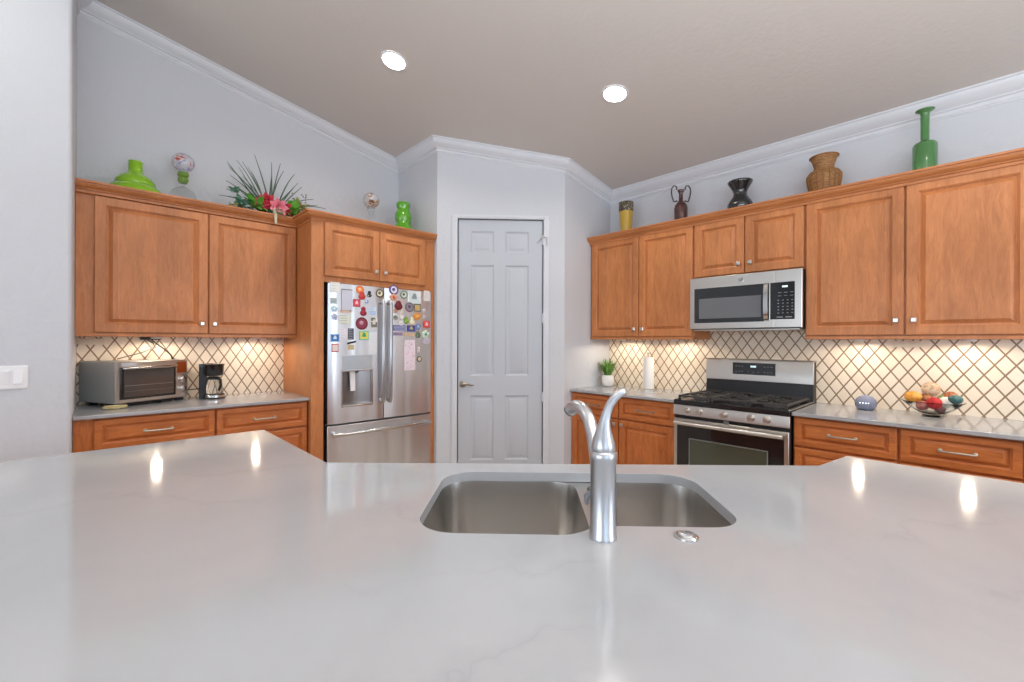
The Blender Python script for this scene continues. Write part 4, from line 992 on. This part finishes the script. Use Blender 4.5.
# wicker basket vase
wk = mat('wicker', (176, 128, 76), .65); t = NT(wk)
wv = t.n('ShaderNodeTexBrick'); wv.inputs['Scale'].default_value = 1; wv.inputs['Brick Width'].default_value = .03; wv.inputs['Row Height'].default_value = .008; wv.inputs['Mortar Size'].default_value = .0012
wv.inputs['Color1'].default_value = lin((190, 142, 88)); wv.inputs['Color2'].default_value = lin((150, 104, 60)); wv.inputs['Mortar'].default_value = lin((96, 62, 34))
cc = t.coord(); X = t.xyz(cc); cb = t.n('ShaderNodeCombineXYZ'); t.l(t.math('MULTIPLY', t.math('ARCTAN2', X[1], X[0]), .10), cb.inputs[0]); t.l(X[2], cb.inputs[1]); t.l(cb.outputs[0], wv.inputs['Vector'])
t.l(wv.outputs['Color'], t.b.inputs['Base Color']); t.bump(wv.outputs['Color'], .5, .004)
o = vase('wicker_vase', 'brown woven wicker vase with a flared neck', 'vase', (3.303, -.17, ZR), [(0.0620, 0.0000), (0.0677, 0.0088), (0.0902, 0.0972), (0.0996, 0.1590), (0.0978, 0.1811), (0.0790, 0.2076), (0.0602, 0.2227), (0.0583, 0.2430), (0.0696, 0.2828), (0.0827, 0.3093), (0.0790, 0.3110), (0.0658, 0.2845)], wk)
mb = MB(); mb.tube([(.082*math.cos(a), .082*math.sin(a), .309) for a in [2*PI*k/36 for k in range(37)]], .005, 6)
for k in range(18):
    a = 2*PI*k/18; mb.tube([(rr_*.94*math.cos(a), rr_*.94*math.sin(a), z*.884) for rr_, z in ((.068, .0), (.098, .110), (.108, .180), (.107, .203), (.086, .236))], .0032, 5)
mb.build('cane_ribs', mat('cane', (150, 104, 58), .6), o)
# green glass bottle
gg = mat('green_glass', (96, 158, 92), .06, coat=.5, trans=.5, ior=1.45)
vase('glass_bottle', 'tall green glass bottle with long neck and flat rim', 'bottle', (3.811, -.17, ZR), [(.050, 0), (.056, .006), (.058, .03), (.058, .225), (.050, .240), (.028, .250), (.021, .258), (.021, .408), (.024, .424), (.044, .436), (.045, .441), (.030, .438), (.016, .432)], gg)
# left wall ornaments
lg = mat('lime_glass', (140, 196, 20), .12, coat=.6, trans=.12)
vase('glass_vase', 'lime green stepped genie-shaped glass vase, leftmost on the cabinet', 'vase', (.178, -3.632, ZL), [(0.1156, 0.0000), (0.1589, 0.0087), (0.1656, 0.0349), (0.1541, 0.0655), (0.1252, 0.0917), (0.1059, 0.1030), (0.1079, 0.1100), (0.1040, 0.1292), (0.0828, 0.1571), (0.0559, 0.1746), (0.0424, 0.1868), (0.0385, 0.2052), (0.0395, 0.2619), (0.0366, 0.2645), (0.0327, 0.2532)], lg)
def fish_glass(name, label, loc, s, cols, stemc, foot=True):
    o = thing(name, label, 'candle holder', loc)
    m = mat('painted_%s' % name, (226, 228, 238), .08, coat=.5, trans=.5); t = NT(m)
    n = t.noise(t.coord(), 16/s, 2, .5, 1.2)
    t.l(t.ramp(n, [(.30, lin(cols[0])), (.40, lin(cols[1])), (.46, lin((228, 230, 240))), (.55, lin((222, 226, 236))), (.60, lin(cols[2])), (.68, lin(cols[3]))]), t.b.inputs['Base Color'])
    z0 = .235*s/.08*.08/.08 if 0 else 0
    return o, m
o, m = fish_glass('painted_globe', 'clear-stemmed glass globe painted with orange fish and a green stem', (.17, -3.375, ZL), 1, ((150, 140, 190), (206, 206, 226), (230, 120, 70), (200, 60, 60)), None)
mb = MB(); mb.sphere((0, 0, .332), .068, 28, (1, 1, .95)); mb.build('globe', m, o, smooth=70)
mb = MB(); mb.lathe([(.022, .185), (.030, .200), (.032, .218), (.022, .228), (.034, .240), (.030, .262)], (0, 0, 0), 20, lobes=6, amp=.1); mb.build('green_stem', lg if 0 else mat('green_stem', (104, 140, 50), .3, coat=.4), o, smooth=60)
fg = mat('frosted_foot_glass', (240, 244, 246), .05, trans=.97, ior=1.12)
mb = MB(); mb.lathe([(.082, 0), (.082, .05), (.078, .095), (.064, .128), (.034, .150), (.012, .160), (.010, .190)], (0, 0, 0), 32); mb.build('glass_foot', fg, o, smooth=60)
o, m = fish_glass('spotted_globe', 'small amber spotted glass globe on a clear stem above the fridge', (.36, -2.060, ZL+.001), .8, ((120, 80, 40), (190, 140, 70), (200, 150, 80), (110, 76, 50)), None)
mb = MB(); mb.sphere((0, 0, .310), .070, 24, (1, 1, .95)); mb.build('globe', m, o, smooth=70)
mb = MB(); mb.lathe([(.060, 0), (.058, .006), (.016, .02), (.012, .06), (.014, .16), (.024, .20), (.036, .245)], (0, 0, 0), 24); mb.build('glass_stem', fg, o, smooth=60)
gl2 = mat('bright_green_glass', (96, 176, 30), .12, coat=.6, trans=.15)
vase('glass_vase', 'bright green three-bulge glass vase at the right end over the fridge', 'vase', (.36, -1.745, ZL+.001), [(.070, 0), (.090, .02), (.097, .07), (.093, .11), (.070, .150), (.062, .165), (.072, .190), (.076, .225), (.070, .260), (.056, .285), (.054, .300), (.062, .318), (.064, .350), (.058, .356), (.050, .350)], gl2, lobes=5, amp=.02)

# floral arrangement
fa_ = thing('floral_arrangement', 'artificial arrangement of spiky grasses and pink red flowers on the left cabinet', 'flowers', (.20, -2.825, ZL))
mb = MB(); mb.box(-.09, .09, -.16, .14, 0, .05); mb.build('base', mat('moss_base', (88, 92, 60), .9), fa_, bevel=.015)
gs = mat('dark_grass', (84, 108, 90), .6)
mb = MB(); rr = random.Random(11)
def blade(tipy, tipz, tipx, bend=.05, w0=.0075):
    b0 = Vector((rr.uniform(-.02, .02), rr.uniform(-.03, .06), .05)); t_ = Vector((tipx, tipy, tipz)); pts = []; n = 7
    for k in range(n+1):
        f = k/n; p = b0.lerp(t_, f)+Vector((0, 0, bend*math.sin(PI*f))); pts.append(p)
    mb.tube(pts, [w0*(1-.75*k/n) for k in range(n+1)], 4)
for ty_, tz_ in ((-.12, .53), (.00, .50), (.06, .50), (.11, .48), (.15, .42), (.22, .40), (.25, .37), (.33, .27), (.36, .22), (.40, .18), (-.30, .43), (-.31, .38), (-.26, .42), (-.22, .42), (-.27, .34), (-.30, .29), (-.24, .26), (-.18, .40), (-.35, .16), (-.28, .17), (.42, .12), (.18, .34), (.02, .42), (-.24, .38), (-.28, .40), (-.20, .34), (-.22, .30), (-.16, .36)):
    blade(ty_*.97, tz_*.94, rr.uniform(-.05, .12), rr.uniform(.0, .05))
mb.build('grass_spray', gs, fa_, smooth=0)
def cluster(name, cy, cz, cx, n, size, m, seed, spread=.06):
    n = int(n*1.6)
    m_ = MB(); q = random.Random(seed)
    for k in range(n):
        a, e_ = q.uniform(0, 2*PI), q.uniform(-.3, 1.1); d = Vector((math.cos(a)*math.cos(e_), math.sin(a)*math.cos(e_), math.sin(e_)))
        b0 = Vector((cx, cy, cz))+d*q.uniform(0, spread*.5); leaf(m_, b0, b0+d*size*q.uniform(.7, 1.2), size*.28, .01, 4)
    return m_.build(name, m, fa_, smooth=60)
gm = [mat('leaf_green', (112, 182, 72), .5), mat('leaf_blue_green', (112, 158, 136), .5), mat('leaf_olive', (164, 170, 112), .5), mat('leaf_pale', (178, 186, 150), .6)]
cluster('foliage', -.12, .07, .10, 26, .075, gm[0], 1, .10); cluster('foliage', -.21, .07, .08, 24, .06, gm[1], 2, .09); cluster('foliage', .13, .06, .13, 30, .085, gm[0], 3, .07)
cluster('foliage', .20, .13, .06, 26, .05, gm[2], 4, .13); cluster('foliage', .02, .03, .16, 12, .07, gm[3], 5, .04); cluster('foliage', -.25, .17, .04, 8, .045, gm[1], 6, .05); cluster('foliage', -.27, .03, .10, 12, .05, gm[2], 7, .06); cluster('foliage', .26, .06, .08, 14, .06, gm[3], 8, .08)
def flower(cy, cz, cx, r_, c, label):
    r_ *= 1.2; m_ = MB(); q = random.Random(int(cy*1000)+9)
    for ring, (nn, tilt, rr2) in enumerate(((7, .2, 1.0), (6, .65, .8), (5, 1.05, .55))):
        for k in range(nn):
            a = 2*PI*k/nn+ring*.5; d = Vector((math.sin(tilt)*.9+.2, math.cos(a)*math.cos(tilt), math.sin(a)*math.cos(tilt))).normalized()
            b0 = Vector((cx, cy, cz)); leaf(m_, b0, b0+d*r_*rr2, r_*.38, 0, 4, side=Vector((0, -math.sin(a), math.cos(a))))
    o = m_.build('flower', mat('petal_%s' % label.split()[0], c, .6), fa_, smooth=60); o['label'] = label
flower(-.055, .130, .12, .060, (198, 50, 66), 'crimson flower head on the left'); flower(-.09, .110, .12, .050, (206, 78, 96), 'rose red flower head, outermost left'); flower(.015, .092, .16, .062, (226, 132, 148), 'pink flower head in the middle'); flower(.065, .090, .15, .052, (196, 44, 62), 'scarlet flower head on the right')
mb = MB(); mb.tube([(.165, -.015, .075), (.185, -.01, .03), (.19, -.008, -.04)], [.016, .012, .009], 8); mb.build('dangling_ribbon', mat('ribbon_cream', (206, 206, 180), .6), fa_)
mb = MB(); q = random.Random(4)
for k in range(30): mb.sphere((.08+q.uniform(-.05, .05), .19+q.uniform(-.06, .06), .16+q.uniform(-.06, .10)), .006, 6)
mb.build('berries', mat('berry', (120, 96, 60), .5), fa_)
